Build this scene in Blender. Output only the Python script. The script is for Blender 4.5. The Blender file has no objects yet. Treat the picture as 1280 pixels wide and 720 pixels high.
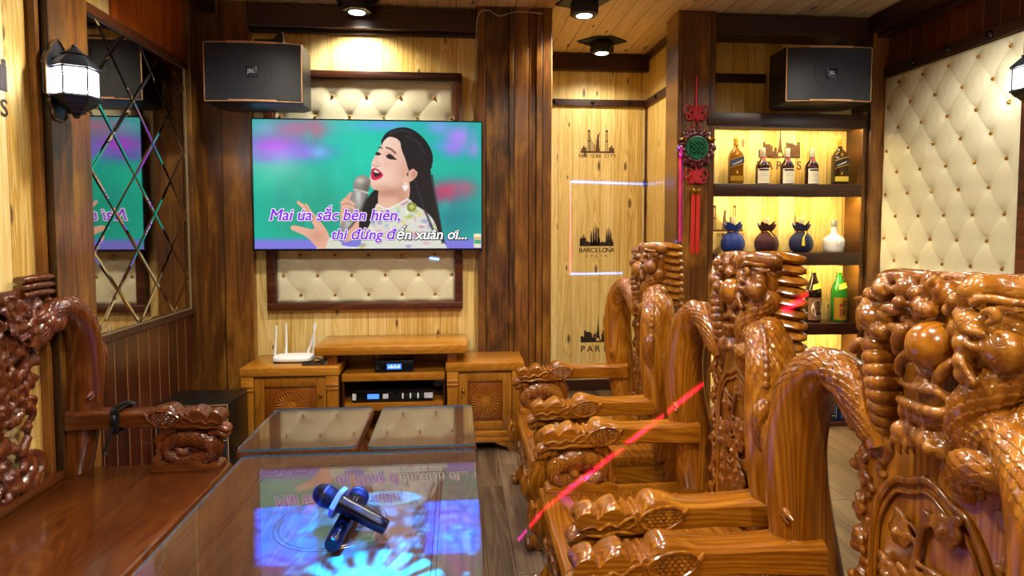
import bpy, math, random
import numpy as np
from mathutils import Vector, Matrix, Euler

SC = bpy.context.scene
COL = SC.collection
R = math.radians
PI = math.pi

# ------------------------------------------------------------------ camera
cam_d = bpy.data.cameras.new('camera')
cam = bpy.data.objects.new('camera', cam_d)
COL.objects.link(cam)
cam.location = (0, 0, 1.5)
cam.rotation_euler = (R(90 - 2.9005), 0, R(-5.1128))
cam_d.sensor_width = 36
cam_d.lens = 760 * 36 / 1280
cam_d.shift_y = -39.49 / 1280
cam_d.clip_start = 0.02
SC.camera = cam

# ------------------------------------------------------------------ exposure, world
SC.view_settings.view_transform = 'Standard'
SC.view_settings.look = 'None'
SC.view_settings.gamma = 1
SC.view_settings.exposure = 0.0
SC.view_settings.use_curve_mapping = False
SC.cycles.use_denoising = True
SC.cycles.max_bounces = 8
SC.cycles.diffuse_bounces = 4
SC.cycles.glossy_bounces = 4
SC.cycles.transmission_bounces = 8
SC.cycles.transparent_max_bounces = 8
SC.cycles.caustics_reflective = False
SC.cycles.caustics_refractive = False
SC.cycles.sample_clamp_indirect = 4
wd = bpy.data.worlds.new('room_air')
SC.world = wd
wd.use_nodes = True
wd.node_tree.nodes['Background'].inputs[0].default_value = (0.9, 0.8, 0.7, 1)
wd.node_tree.nodes['Background'].inputs[1].default_value = 0.05

DOWNLIGHT_W = 75          # each ceiling downlight
LANTERN_E = 40            # lantern pane emission
SHELF_W = 7               # each shelf strip
CEIL = 3.02
WARM = (1.0, 0.91, 0.75)
DOWNLIGHTS = [(-0.66, 4.2), (0.86, 4.13), (1.19, 5.0),            # the three in view
              (-1.0, 2.95), (0.62, 2.85), (2.30, 3.0), (-0.6, 1.2), (0.55, 0.9), (0.2, -0.6)]  # the rest, out of view, added to brighten the room

# ------------------------------------------------------------------ helpers: nodes
def srgb(h):
    h = h.lstrip('#')
    c = [int(h[i:i + 2], 16) / 255 for i in (0, 2, 4)]
    return tuple((x / 12.92 if x <= .04045 else ((x + .055) / 1.055) ** 2.4) for x in c) + (1,)

class NT:
    def __init__(s, name):
        s.m = bpy.data.materials.new(name)
        s.m.use_nodes = True
        s.t = s.m.node_tree
        s.b = s.t.nodes['Principled BSDF']
    def n(s, typ, ins=None, **kw):
        nd = s.t.nodes.new('ShaderNode' + typ)
        for k, v in kw.items():
            setattr(nd, k, v)
        for k, v in (ins or {}).items():
            s.put(nd.inputs[k], v)
        return nd
    def put(s, sock, v):
        if hasattr(v, 'is_output'):
            s.t.links.new(v, sock)
        elif isinstance(v, bpy.types.Node):
            s.t.links.new(v.outputs[0], sock)
        else:
            sock.default_value = v
    def mth(s, op, a, b=0.0, c=None, clamp=False):
        ins = {0: a, 1: b}
        if c is not None: ins[2] = c
        nd = s.n('Math', ins, operation=op, use_clamp=clamp)
        return nd.outputs[0]
    def mix(s, f, a, b, typ='MIX'):
        nd = s.n('Mix', None, data_type='RGBA', blend_type=typ)
        s.put(nd.inputs[0], f); s.put(nd.inputs[6], a); s.put(nd.inputs[7], b)
        return nd.outputs[2]
    def ramp(s, f, stops):
        nd = s.n('ValToRGB', {0: f})
        e = nd.color_ramp.elements
        while len(e) < len(stops): e.new(0.5)
        for i, (p, c) in enumerate(stops):
            e[i].position = p; e[i].color = c if len(c) == 4 else (*c, 1)
        return nd.outputs[0]
    def step(s, x, a, b):                       # smoothstep a..b -> 0..1
        nd = s.n('MapRange', {0: x, 1: a, 2: b, 3: 0.0, 4: 1.0}, interpolation_type='SMOOTHSTEP')
        return nd.outputs[0]
    def set(s, **kw):
        for k, v in kw.items():
            s.put(s.b.inputs[k.replace('_', ' ')], v)
        return s

def flat(name, col, rough=.5, metal=0, coat=0, **kw):
    m = NT(name)
    c = srgb(col) if isinstance(col, str) else (*col, 1)
    m.set(Base_Color=c, Roughness=rough, Metallic=metal, Coat_Weight=coat, **kw)
    return m.m

def glow(name, col, s):
    m = NT(name)
    c = srgb(col) if isinstance(col, str) else (*col, 1)
    m.set(Base_Color=(0, 0, 0, 1), Emission_Color=c, Emission_Strength=s, Roughness=.4)
    return m.m

def carved_wood(name, dark, mid, light, axis='x', rough=.22, coat=.6, bump=.15, scale=1.0, incise=0):
    """polished hardwood: flame-like growth rings stretched along one axis"""
    m = NT(name)
    tc = m.n('TexCoord')
    info = m.n('ObjectInfo')
    st = {'x': (1.1, 7, 7), 'y': (7, 1.1, 7), 'z': (7, 7, 1.1)}[axis]
    mp = m.n('Mapping', {0: tc.outputs['Object'], 3: tuple(a * scale for a in st)})
    off = m.n('VectorMath', {0: mp.outputs[0], 1: m.n('Vector Math'.replace(' ', ''), {0: info.outputs['Random'], 1: (17, 11, 5)}, operation='MULTIPLY').outputs[0]}, operation='ADD')
    big = m.n('TexNoise', {'Vector': off.outputs[0], 'Scale': .55, 'Detail': 2.5, 'Roughness': .45, 'Distortion': .35})
    rings = m.mth('SINE', m.mth('MULTIPLY', big.outputs[0], 210.0))
    fine = m.n('TexNoise', {'Vector': m.n('VectorMath', {0: off.outputs[0], 1: (1, 9, 9) if axis == 'x' else ((9, 1, 9) if axis == 'y' else (9, 9, 1))}, operation='MULTIPLY').outputs[0], 'Scale': 1.6, 'Detail': 3})
    f = m.mth('ADD', m.mth('MULTIPLY', rings, .075), m.mth('ADD', m.mth('MULTIPLY', big.outputs[0], .55), m.mth('MULTIPLY', fine.outputs[0], .38)))
    col = m.ramp(f, [(.12, srgb(dark)), (.47, srgb(mid)), (.86, srgb(light))])
    bp = m.n('Bump', {'Strength': bump, 'Distance': .002, 'Height': f})
    if incise:
        nz = m.n('TexNoise', {'Vector': tc.outputs['Object'], 'Scale': 16.0, 'Detail': 1.5})
        ln = m.mth('ABSOLUTE', m.mth('SINE', m.mth('MULTIPLY', nz.outputs[0], 70.0)))
        bp = m.n('Bump', {'Strength': incise, 'Distance': .005, 'Height': m.step(ln, 0.0, .45), 'Normal': bp.outputs[0]})
        m.put(m.b.inputs['Coat Normal'], bp.outputs[0])
    m.set(Base_Color=col, Roughness=rough, Coat_Weight=coat, Coat_Roughness=.12, Normal=bp.outputs[0])
    return m.m

def planks(name, u, v, w, cols, seam, seam_w=.05, knots=0.0, rough=.45, coat=0.0, mott=0.0, spec=.5, grain=1.0, length=0):
    """boards of width w running along v, laid side by side along u; cols = three ramp colours"""
    m = NT(name)
    tc = m.n('TexCoord').outputs['Object']
    def dot(vec):
        return m.n('VectorMath', {0: tc, 1: vec}, operation='DOT_PRODUCT').outputs['Value']
    U = m.mth('MULTIPLY', dot(u), 1 / w); V = dot(v)
    idx = m.mth('FLOOR', U); fr = m.mth('FRACT', U)
    wn = m.n('TexWhiteNoise', {'W': idx}, noise_dimensions='1D')
    rnd = wn.outputs['Value']
    seamf = m.step(m.mth('ABSOLUTE', m.mth('SUBTRACT', fr, .5)), .5 - seam_w, .5 - seam_w * .35)
    if length:
        V2 = m.mth('ADD', m.mth('MULTIPLY', V, 1 / length), rnd)
        i2 = m.mth('FLOOR', V2); f2 = m.mth('FRACT', V2)
        wn = m.n('TexWhiteNoise', {'Vector': m.n('CombineXYZ', {0: idx, 1: i2}).outputs[0]}, noise_dimensions='3D')
        rnd = wn.outputs['Value']
        seamf = m.mth('MAXIMUM', seamf, m.step(m.mth('ABSOLUTE', m.mth('SUBTRACT', f2, .5)), .5 - .004, .5 - .001))
    Vr = m.mth('ADD', V, m.mth('MULTIPLY', rnd, 23.0))
    p = m.n('CombineXYZ', {0: m.mth('ADD', U, m.mth('MULTIPLY', rnd, 31.0)), 1: Vr, 2: 0.0}).outputs[0]
    warp = None
    kf = None
    if knots:
        kp = m.n('VectorMath', {0: p, 1: (.9, 2.3, 1)}, operation='MULTIPLY').outputs[0]
        vo = m.n('TexVoronoi', {'Vector': kp, 'Scale': 1.0, 'Randomness': .8}, voronoi_dimensions='2D')
        keep = m.mth('LESS_THAN', m.n('SeparateColor', {0: vo.outputs['Color']}).outputs[0], knots)
        size = m.mth('MULTIPLY_ADD', m.n('SeparateColor', {0: vo.outputs['Color']}).outputs[1], .07, .045)
        dn = m.mth('DIVIDE', vo.outputs['Distance'], size)
        kf = m.mth('MULTIPLY', keep, m.mth('SUBTRACT', 1.0, m.step(dn, .5, 1.25)))
        warp = m.mth('MULTIPLY', keep, m.mth('SUBTRACT', 1.0, m.step(dn, .5, 4.5)))
    gp = m.n('VectorMath', {0: p, 1: (2.2 * grain, .55, 1)}, operation='MULTIPLY').outputs[0]
    big = m.n('TexNoise', {'Vector': gp, 'Scale': 1.0, 'Detail': 2, 'Distortion': .4}).outputs[0]
    if warp is not None:
        big = m.mth('ADD', big, m.mth('MULTIPLY', warp, .12))
    ring = m.mth('SINE', m.mth('MULTIPLY', big, 60.0))
    fp = m.n('VectorMath', {0: p, 1: (26, 1.2, 1)}, operation='MULTIPLY').outputs[0]
    fine = m.n('TexNoise', {'Vector': fp, 'Scale': 1.0, 'Detail': 3}).outputs[0]
    f = m.mth('ADD', m.mth('MULTIPLY', ring, .09), m.mth('ADD', m.mth('MULTIPLY', big, .35), m.mth('MULTIPLY', fine, .4)))
    f = m.mth('ADD', f, m.mth('MULTIPLY', m.mth('SUBTRACT', rnd, .5), .3))
    col = m.ramp(f, [(.15, srgb(cols[0])), (.42, srgb(cols[1])), (.72, srgb(cols[2]))])
    if mott:
        mo = m.n('TexNoise', {'Vector': m.n('VectorMath', {0: p, 1: (.9, 1.5, 1)}, operation='MULTIPLY').outputs[0], 'Scale': 1.5, 'Detail': 4, 'Roughness': .6}).outputs[0]
        col = m.mix(m.mth('MULTIPLY', m.step(mo, .45, .75), mott), col, srgb(cols[3]))
    if kf is not None:
        col = m.mix(m.mth('MULTIPLY', kf, .85), col, srgb('#43220a'))
    col = m.mix(m.mth('MULTIPLY', seamf, .8), col, srgb(seam))
    h = m.mth('SUBTRACT', m.mth('MULTIPLY', f, .15), seamf)
    bp = m.n('Bump', {'Strength': .5, 'Distance': .004, 'Height': h})
    m.set(Base_Color=col, Roughness=rough, Coat_Weight=coat, Coat_Roughness=.15, Normal=bp.outputs[0])
    m.b.inputs['Specular IOR Level'].default_value = spec
    return m.m

X, Y, Z = (1, 0, 0), (0, 1, 0), (0, 0, 1)
PINE = ('#c0963f', '#e9cd82', '#f6e6ae')
DARK = ('#2a1509', '#5c3614', '#8a5520', '#b8802c')
PLANK_DARK = ('#1e0a05', '#481d0c', '#6b3014', '#34140a')
MT = {
    'pine_x': planks('pine_boards_back', X, Z, .128, PINE, '#b98c4a', knots=.30, seam_w=.025),
    'pine_y': planks('pine_boards_side', Y, Z, .128, PINE, '#b98c4a', knots=.22, seam_w=.025),
    'ceil': planks('pine_ceiling_boards', X, Y, .135, ('#cfa870', '#ecca98', '#fae4bc'), '#7a5630', knots=.35, seam_w=.03, rough=.5),
    'dark_x': planks('stained_boards_back', X, Z, .2, DARK, '#120806', mott=.55, rough=.33, coat=.2, seam_w=.03),
    'dark_y': planks('stained_boards_side', Y, Z, .17, DARK, '#120806', mott=.55, rough=.33, coat=.2, seam_w=.03),
    'dark_h': planks('stained_rail_wood', Z, X, .3, ('#1a0c08', '#35190e', '#4c2715', '#2a130b'), '#1a0c08', mott=.3, rough=.4, seam_w=.001),
    'dark_hy': planks('stained_rail_side', Z, Y, .3, ('#1a0c08', '#35190e', '#4c2715', '#2a130b'), '#1a0c08', mott=.3, rough=.4, seam_w=.001),
    'low_y': planks('wainscot_boards', Y, Z, .115, PLANK_DARK, '#c8935a', mott=.4, rough=.3, coat=.2, seam_w=.022),
    'floor': planks('floor_boards', X, Y, .125, ('#3f3022', '#6b5540', '#857059'), '#2a1e14', rough=.38, coat=.1, seam_w=.018, length=1.2, grain=.7),
    'frame': planks('walnut_frame', Z, X, .4, ('#2a1208', '#542a14', '#75401f', '#3a1c0c'), '#2a1208', mott=.3, rough=.35, seam_w=.001),
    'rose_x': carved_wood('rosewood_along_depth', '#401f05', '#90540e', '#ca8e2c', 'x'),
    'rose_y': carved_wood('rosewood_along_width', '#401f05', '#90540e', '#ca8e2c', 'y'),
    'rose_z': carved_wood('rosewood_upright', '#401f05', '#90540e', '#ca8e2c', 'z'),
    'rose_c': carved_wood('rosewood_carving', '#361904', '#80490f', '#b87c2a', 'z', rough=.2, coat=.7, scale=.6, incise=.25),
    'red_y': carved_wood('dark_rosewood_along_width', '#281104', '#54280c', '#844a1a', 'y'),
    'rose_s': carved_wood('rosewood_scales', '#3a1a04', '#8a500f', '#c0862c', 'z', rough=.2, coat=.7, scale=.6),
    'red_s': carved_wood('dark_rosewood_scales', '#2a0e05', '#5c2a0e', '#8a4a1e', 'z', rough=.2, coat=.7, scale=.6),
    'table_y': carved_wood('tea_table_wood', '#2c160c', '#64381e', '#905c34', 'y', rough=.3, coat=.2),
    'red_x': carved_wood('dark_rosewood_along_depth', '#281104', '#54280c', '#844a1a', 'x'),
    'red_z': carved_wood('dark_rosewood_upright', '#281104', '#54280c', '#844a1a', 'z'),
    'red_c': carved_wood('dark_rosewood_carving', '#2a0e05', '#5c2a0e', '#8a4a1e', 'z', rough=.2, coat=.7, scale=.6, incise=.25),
    'cab_x': carved_wood('honey_wood_cabinet', '#7a4a10', '#a86a18', '#cb9034', 'x', rough=.28),
    'cab_z': carved_wood('honey_wood_upright', '#6e420e', '#996016', '#bc802c', 'z', rough=.28),
    'cab_door': carved_wood('red_brown_door_wood', '#522406', '#7e420e', '#9a5818', 'z', rough=.28),
    'black': flat('black_plastic', '#0b0c10', .45),
    'black_gloss': flat('black_gloss', '#08080b', .15, coat=.5),
    'navy_metal': flat('dark_painted_metal', '#151a26', .4, .2),
    'bronze': flat('bronze_edge', '#7d6038', .35, .8),
    'copper': flat('copper_trim', '#e0b080', .35, .6),
    'gold': flat('gold_button', '#c08a28', .25, .9),
    'chrome': flat('chrome', '#c9ccd0', .15, 1),
    'white': flat('white_plastic', '#e9ecec', .35),
    'cream': flat('cream_leather', '#dfdabb', .38, coat=.15),
    'stud': flat('black_stud', '#0c0c10', .25, .4),
    'red_cord': flat('red_cord', '#b01220', .6),
    'red_tassel': flat('red_tassel', '#d0281a', .6),
    'maroon': flat('dark_red_carving', '#4a0f1c', .3, coat=.3),
    'jade': flat('green_jade', '#17613f', .3, coat=.4),
    'ink': flat('print_ink', '#2c1a0c', .7),
    'ink_soft': flat('print_ink_soft', '#55351a', .7),
}

# ------------------------------------------------------------------ helpers: meshes
class MB:
    def __init__(s):
        s.v = []; s.f = []; s.mi = []; s.cur = 0; s.M = None
    def add(s, verts, faces):
        o = len(s.v)
        if s.M is not None:
            verts = [s.M @ Vector(p) for p in verts]
        s.v += [tuple(p) for p in verts]
        s.f += [tuple(i + o for i in f) for f in faces]
        s.mi += [s.cur] * len(faces)
        return s
    def box(s, x0, x1, y0, y1, z0, z1):
        v = [(x, y, z) for x in (x0, x1) for y in (y0, y1) for z in (z0, z1)]
        return s.add(v, [(0, 1, 3, 2), (4, 6, 7, 5), (0, 4, 5, 1), (2, 3, 7, 6), (0, 2, 6, 4), (1, 5, 7, 3)])
    def tube(s, pts, rad, n=10, flat=(1, 1), up=(0, 0, 1), closed=False, caps=True, disp=None):
        """sweep a circle (squashed by flat) along pts; disp(i, j) adds radius"""
        P = [Vector(p) for p in pts]; k = len(P)
        if not hasattr(rad, '__len__'): rad = [rad] * k
        V = []; F = []
        u = None
        for i in range(k):
            if closed: t = P[(i + 1) % k] - P[i - 1]
            else: t = P[min(i + 1, k - 1)] - P[max(i - 1, 0)]
            if t.length < 1e-9: t = Vector((0, 0, 1))
            t.normalize()
            if u is None:
                a = Vector(up)
                if abs(a.dot(t)) > .95: a = Vector((1, 0, 0))
                u = (a - t * a.dot(t)).normalized()
            else:
                u = (u - t * u.dot(t)).normalized()
            w = t.cross(u)
            for j in range(n):
                th = 2 * PI * j / n
                r = rad[i] + (disp(i, j) if disp else 0)
                V.append(P[i] + u * (math.cos(th) * r * flat[0]) + w * (math.sin(th) * r * flat[1]))
        m = k if closed else k - 1
        for i in range(m):
            for j in range(n):
                a = i * n + j; b = i * n + (j + 1) % n
                c = ((i + 1) % k) * n + (j + 1) % n; d = ((i + 1) % k) * n + j
                F.append((a, b, c, d))
        if caps and not closed:
            F.append(tuple(range(n - 1, -1, -1))); F.append(tuple(range((k - 1) * n, k * n)))
        return s.add(V, F)
    def cyl(s, a, b, r0, r1=None, n=16):
        return s.tube([a, b], [r0, r0 if r1 is None else r1], n)
    def lathe(s, prof, c=(0, 0, 0), n=20, axis='z'):
        V = []; F = []
        k = len(prof)
        for r, h in prof:
            for j in range(n):
                th = 2 * PI * j / n
                a, b = r * math.cos(th), r * math.sin(th)
                p = {'z': (a, b, h), 'x': (h, a, b), 'y': (b, h, a)}[axis]
                V.append((p[0] + c[0], p[1] + c[1], p[2] + c[2]))
        for i in range(k - 1):
            for j in range(n):
                F.append((i * n + j, i * n + (j + 1) % n, (i + 1) * n + (j + 1) % n, (i + 1) * n + j))
        F.append(tuple(range(n - 1, -1, -1))); F.append(tuple(range((k - 1) * n, k * n)))
        return s.add(V, F)
    def ell(s, c, r, rot=(0, 0, 0), n=12, m=8):
        if not hasattr(r, '__len__'): r = (r, r, r)
        E = Euler(rot).to_matrix(); c = Vector(c)
        V = []; F = []
        for i in range(1, m):
            ph = PI * i / m
            for j in range(n):
                th = 2 * PI * j / n
                V.append(c + E @ Vector((r[0] * math.sin(ph) * math.cos(th), r[1] * math.sin(ph) * math.sin(th), r[2] * math.cos(ph))))
        V.append(c + E @ Vector((0, 0, r[2]))); V.append(c + E @ Vector((0, 0, -r[2])))
        t = len(V) - 2
        for i in range(m - 2):
            for j in range(n):
                F.append((i * n + j, (i + 1) * n + j, (i + 1) * n + (j + 1) % n, i * n + (j + 1) % n))
        for j in range(n):
            F.append((t, j, (j + 1) % n)); F.append((t + 1, (m - 2) * n + (j + 1) % n, (m - 2) * n + j))
        return s.add(V, F)
    def prism(s, poly, a, b, axis='y'):
        """extrude a 2-D outline between a and b: axis y -> (x,z); x -> (y,z); z -> (x,y)"""
        def p(q, h):
            return {'y': (q[0], h, q[1]), 'x': (h, q[0], q[1]), 'z': (q[0], q[1], h)}[axis]
        k = len(poly)
        V = [p(q, a) for q in poly] + [p(q, b) for q in poly]
        F = [tuple(range(k - 1, -1, -1)), tuple(range(k, 2 * k))]
        F += [(i, (i + 1) % k, k + (i + 1) % k, k + i) for i in range(k)]
        return s.add(V, F)
    def grid(s, fn, nu, nv):
        V = [fn(i / nu, j / nv) for i in range(nu + 1) for j in range(nv + 1)]
        F = [(i * (nv + 1) + j, (i + 1) * (nv + 1) + j, (i + 1) * (nv + 1) + j + 1, i * (nv + 1) + j + 1) for i in range(nu) for j in range(nv)]
        return s.add(V, F)
    def build(s, name, mat, parent=None, bevel=0, seg=2, smooth=35, remesh=0, relax=0, loc=None, fixn=True):
        me = bpy.data.meshes.new(name)
        me.from_pydata(s.v, [], s.f)
        if not isinstance(mat, (list, tuple)): mat = [mat]
        for q in mat: me.materials.append(MT[q] if isinstance(q, str) else q)
        if len(mat) > 1: me.polygons.foreach_set('material_index', s.mi)
        me.validate(); me.update()
        if fixn:
            import bmesh
            bm = bmesh.new(); bm.from_mesh(me)
            bmesh.ops.recalc_face_normals(bm, faces=bm.faces)
            bm.to_mesh(me); bm.free()
        o = bpy.data.objects.new(name, me)
        COL.objects.link(o)
        if parent is not None: o.parent = parent
        if loc: o.location = loc
        if remesh or bevel:
            if remesh:
                q = o.modifiers.new('r', 'REMESH'); q.mode = 'VOXEL'; q.voxel_size = remesh
                if relax:
                    q = o.modifiers.new('s', 'SMOOTH'); q.factor = .5; q.iterations = relax
            if bevel:
                q = o.modifiers.new('b', 'BEVEL'); q.width = bevel; q.segments = seg; q.limit_method = 'ANGLE'; q.angle_limit = R(40)
            dg = bpy.context.evaluated_depsgraph_get()
            nm = bpy.data.meshes.new_from_object(o.evaluated_get(dg))
            o.modifiers.clear(); o.data = nm; bpy.data.meshes.remove(me); nm.name = name; me = nm
        if smooth:
            me.polygons.foreach_set('use_smooth', [True] * len(me.polygons))
            if smooth < 180: me.set_sharp_from_angle(angle=R(smooth))
        return o

def tag(o, label=None, cat=None, group=None, kind=None):
    if label: o['label'] = label
    if cat: o['category'] = cat
    if group: o['group'] = group
    if kind: o['kind'] = kind
    return o
def thing(name, label, cat, loc=(0, 0, 0), rz=0, group=None):
    o = bpy.data.objects.new(name, None); COL.objects.link(o)
    o.empty_display_size = .05
    o.location = loc; o.rotation_euler = (0, 0, rz)
    return tag(o, label, cat, group)
def kids(o): return [c for c in bpy.data.objects if c.parent == o]
def copy_tree(o, parent=None):
    c = o.copy(); COL.objects.link(c); c.parent = parent
    for k in kids(o): copy_tree(k, c)
    return c
def struct(o): o['kind'] = 'structure'; return o
def text_mesh(s, size, bold=0, shear=0, align='CENTER'):
    c = bpy.data.curves.new('t', 'FONT'); c.body = s; c.size = size; c.offset = bold * size; c.shear = shear
    c.align_x = align; c.resolution_u = 4
    o = bpy.data.objects.new('t', c); COL.objects.link(o)
    dg = bpy.context.evaluated_depsgraph_get()
    me = bpy.data.meshes.new_from_object(o.evaluated_get(dg))
    bpy.data.objects.remove(o); bpy.data.curves.remove(c)
    return me
def add_text(mb, s, size, M, bold=0, shear=0, align='CENTER', thick=0):
    """lettering as geometry: M maps the text plane (x right, y up, z out) into place"""
    me = text_mesh(s, size, bold, shear, align)
    vs = [M @ v.co for v in me.vertices]
    mb.add(vs, [tuple(p.vertices) for p in me.polygons])
    bpy.data.meshes.remove(me)
def facing(loc, xdir, up=(0, 0, 1)):
    x = Vector(xdir).normalized(); u = Vector(up).normalized(); n = x.cross(u)
    return Matrix(((x.x, u.x, n.x, loc[0]), (x.y, u.y, n.y, loc[1]), (x.z, u.z, n.z, loc[2]), (0, 0, 0, 1)))
def spline(pts, n):
    """Catmull-Rom through pts (any dimension), n samples"""
    P = np.array(pts, float); k = len(P)
    Q = np.vstack([2 * P[0] - P[1], P, 2 * P[-1] - P[-2]])
    out = []
    for t in np.linspace(0, k - 1 - 1e-9, n):
        i = int(t); f = t - i
        a, b, c, d = Q[i:i + 4]
        out.append(.5 * ((2 * b) + (c - a) * f + (2 * a - 5 * b + 4 * c - d) * f * f + (3 * b - a - 3 * c + d) * f ** 3))
    return np.array(out)
def scaled_tube(mb, ctrl, nl, na, ss, amp, flat=(1, 1), style='scale', up=(0, 0, 1), span=(0, 2 * PI), fade=.15):
    """tube whose surface is really carved: fish scales or belly plates; ctrl rows are x,y,z,radius"""
    nl = int(nl * 1.5); P = spline(ctrl, nl)
    d = np.r_[0, np.cumsum(np.linalg.norm(np.diff(P[:, :3], axis=0), axis=1))]
    rm = P[:, 3].mean()
    nc = max(4, int(round(2 * PI * rm / ss)))
    if style != 'plates': na = nc * 9
    def disp(i, j):
        th = 2 * PI * j / na
        if style == 'plates':
            q = d[i] / ss
            return amp * (abs(math.sin(PI * q)) ** .6 - .6)
        c = th / (2 * PI) * nc
        row = d[i] / ss
        best = 0.0
        for k in (0, 1):
            u = (c + .5 * k) % 1 - .5
            r2 = (row + k) / 2
            f = (r2 + .42 * (1 - (2 * u) ** 2)) % 1
            h = (1 - f) * (1 - .3 * abs(2 * u))
            best = max(best, h)
        return amp * (best - .5)
    tot = d[-1]
    rad = [r * math.sqrt(max(.02, 1 - max(0, 1 - min(e, tot - e) / (.8 * r)) ** 2)) for e, r in zip(d, P[:, 3])]
    mb.tube(P[:, :3], rad, na, flat=flat, up=up, disp=disp)

# ================================================================== the room
XL, XR, YB, YF = -1.75, 3.14, 4.40, -2.3
def slab(name, mat, x0, x1, y0, y1, z0, z1, bevel=0, parent=None):
    b = MB(); b.box(x0, x1, y0, y1, z0, z1)
    o = b.build(name, mat, parent, bevel=bevel, smooth=0)
    return o if parent is not None else struct(o)
slab('floor', 'floor', XL - .1, XR + .1, YF - .1, 5.5, -.1, 0)
slab('ceiling', 'ceil', XL - .1, XR + .1, YF - .1, 5.5, CEIL, CEIL + .1)
slab('wall_left', 'pine_y', XL - .1, XL, YF, 5.5, 0, CEIL)
slab('wall_back', 'pine_x', XL, .60, YB, YB + .08, 0, CEIL)
slab('wall_alcove_left', 'pine_y', .56, .60, YB + .08, 5.4, 0, CEIL)
slab('wall_alcove_back', 'pine_x', .60, 1.75, 5.4, 5.5, 0, CEIL)
slab('wall_alcove_right', 'pine_y', 1.70, 1.75, 4.48, 5.4, 0, CEIL)
slab('wall_shelf_back', 'pine_x', 1.84, 3.10, 4.44, 4.50, 0, CEIL)
slab('wall_right', 'dark_y', XR, XR + .1, YF, 5.5, 0, CEIL)
slab('wall_front', 'pine_x', XL, XR, YF - .1, YF, 0, CEIL)

tn = [0]
def trim(mat, x0, x1, y0, y1, z0, z1, bevel=.004):
    tn[0] += 1
    return slab('trim_%d' % tn[0], mat, x0, x1, y0, y1, z0, z1, bevel)
def studs(par, pts, axis):
    for p in pts:
        b = MB()
        b.lathe([(.0185, 0), (.0185, .004), (.015, .011), (.008, .0155), (.0005, .017)], (0, 0, 0), 14, 'x' if axis == 'x' else 'y')
        if axis == 'y': b.v = [(x, -y, z) for x, y, z in b.v]
        if axis == '-x': pass
        o = b.build('stud', 'stud', par, smooth=60)
        o.location = p
        if axis == '-x': o.rotation_euler = (0, 0, PI / 2)
# back wall, left to right: stained panel, walnut beam over the pine, broad stained column
tn_panel = trim('dark_x', XL, -1.41, 4.34, YB, 0, CEIL)
trim('dark_h', -1.41, .145, 4.32, YB, 2.85, 3.0)
trim('dark_h', -1.41, .145, 4.37, YB, 2.825, 2.85)
trim('dark_x', .145, .362, 4.30, YB, 0, CEIL)
trim('dark_x', .364, .50, 4.29, YB, 0, CEIL)
trim('dark_x', .506, .555, 4.315, YB, 0, CEIL)
trim('dark_x', .557, .665, 4.29, YB + .08, 0, CEIL)
trim('pine_x', .665, .671, 4.31, YB + .08, 0, CEIL, 0)
# alcove
trim('dark_h', .60, 1.70, 5.34, 5.4, 2.865, 3.005)
t = trim('dark_h', .60, 1.70, 5.375, 5.4, 2.56, 2.62)
studs(t, [(.86, 5.375, 2.59), (1.20, 5.375, 2.59), (1.53, 5.375, 2.59)], 'y')
t = trim('dark_hy', 1.675, 1.70, 4.5, 5.376, 2.56, 2.62)
for yy in (4.73, 5.08):
    b = MB(); b.lathe([(.0185, 0), (.0185, -.004), (.015, -.011), (.008, -.0155), (.0005, -.017)], (0, 0, 0), 14, 'x')
    b.build('stud', 'stud', t, smooth=60, loc=(1.675, yy, 2.59))
trim('frame', 1.683, 1.70, 5.37, 5.4, 0, 2.56)
trim('dark_hy', 1.66, 1.70, 4.5, 5.34, 2.96, 3.01)
# pillar carrying the knot, shelf surround
trim('dark_x', 1.562, 1.84, 4.25, 4.50, 0, CEIL)
trim('dark_h', 1.84, 3.0, 4.25, 4.44, 2.885, 3.005)
trim('dark_h', 1.84, 3.0, 4.24, 4.44, 2.86, 2.885)
trim('dark_h', 1.84, 2.3, 4.415, 4.44, 2.565, 2.63)
trim('dark_x', 2.962, 3.0, 4.25, 4.44, 0, 2.33)
trim('dark_x', 3.0, XR, 4.22, 4.5, 0, CEIL)
# left wall: stained post with the lantern board, wainscot, boards above the mirror, corner post, crown beam
trim('dark_y', XL, -1.715, 2.69, 3.05, 0, CEIL)
trim('dark_y', -1.715, -1.685, 2.72, 2.86, 0, CEIL)
trim('low_y', XL, -1.735, 3.05, 4.12, 0, .93)
trim('dark_y', XL, -1.70, 4.12, 4.345, 0, CEIL)
trim('dark_hy', XL, -1.71, 3.05, 4.12, .925, .962)
MT['upper_y'] = planks('upper_boards', Y, Z, .12, ('#8a360a', '#cc6a16', '#ea9a38', '#8a3a0c'), '#3a1405', mott=.35, rough=.3, coat=.2, seam_w=.02)
trim('upper_y', XL, -1.735, 3.30, 4.12, 2.54, CEIL)
trim('frame', XL, -1.715, 3.05, 4.12, 2.497, 2.545)
trim('dark_hy', XL, -1.62, 3.30, 4.34, 2.93, CEIL)
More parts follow.
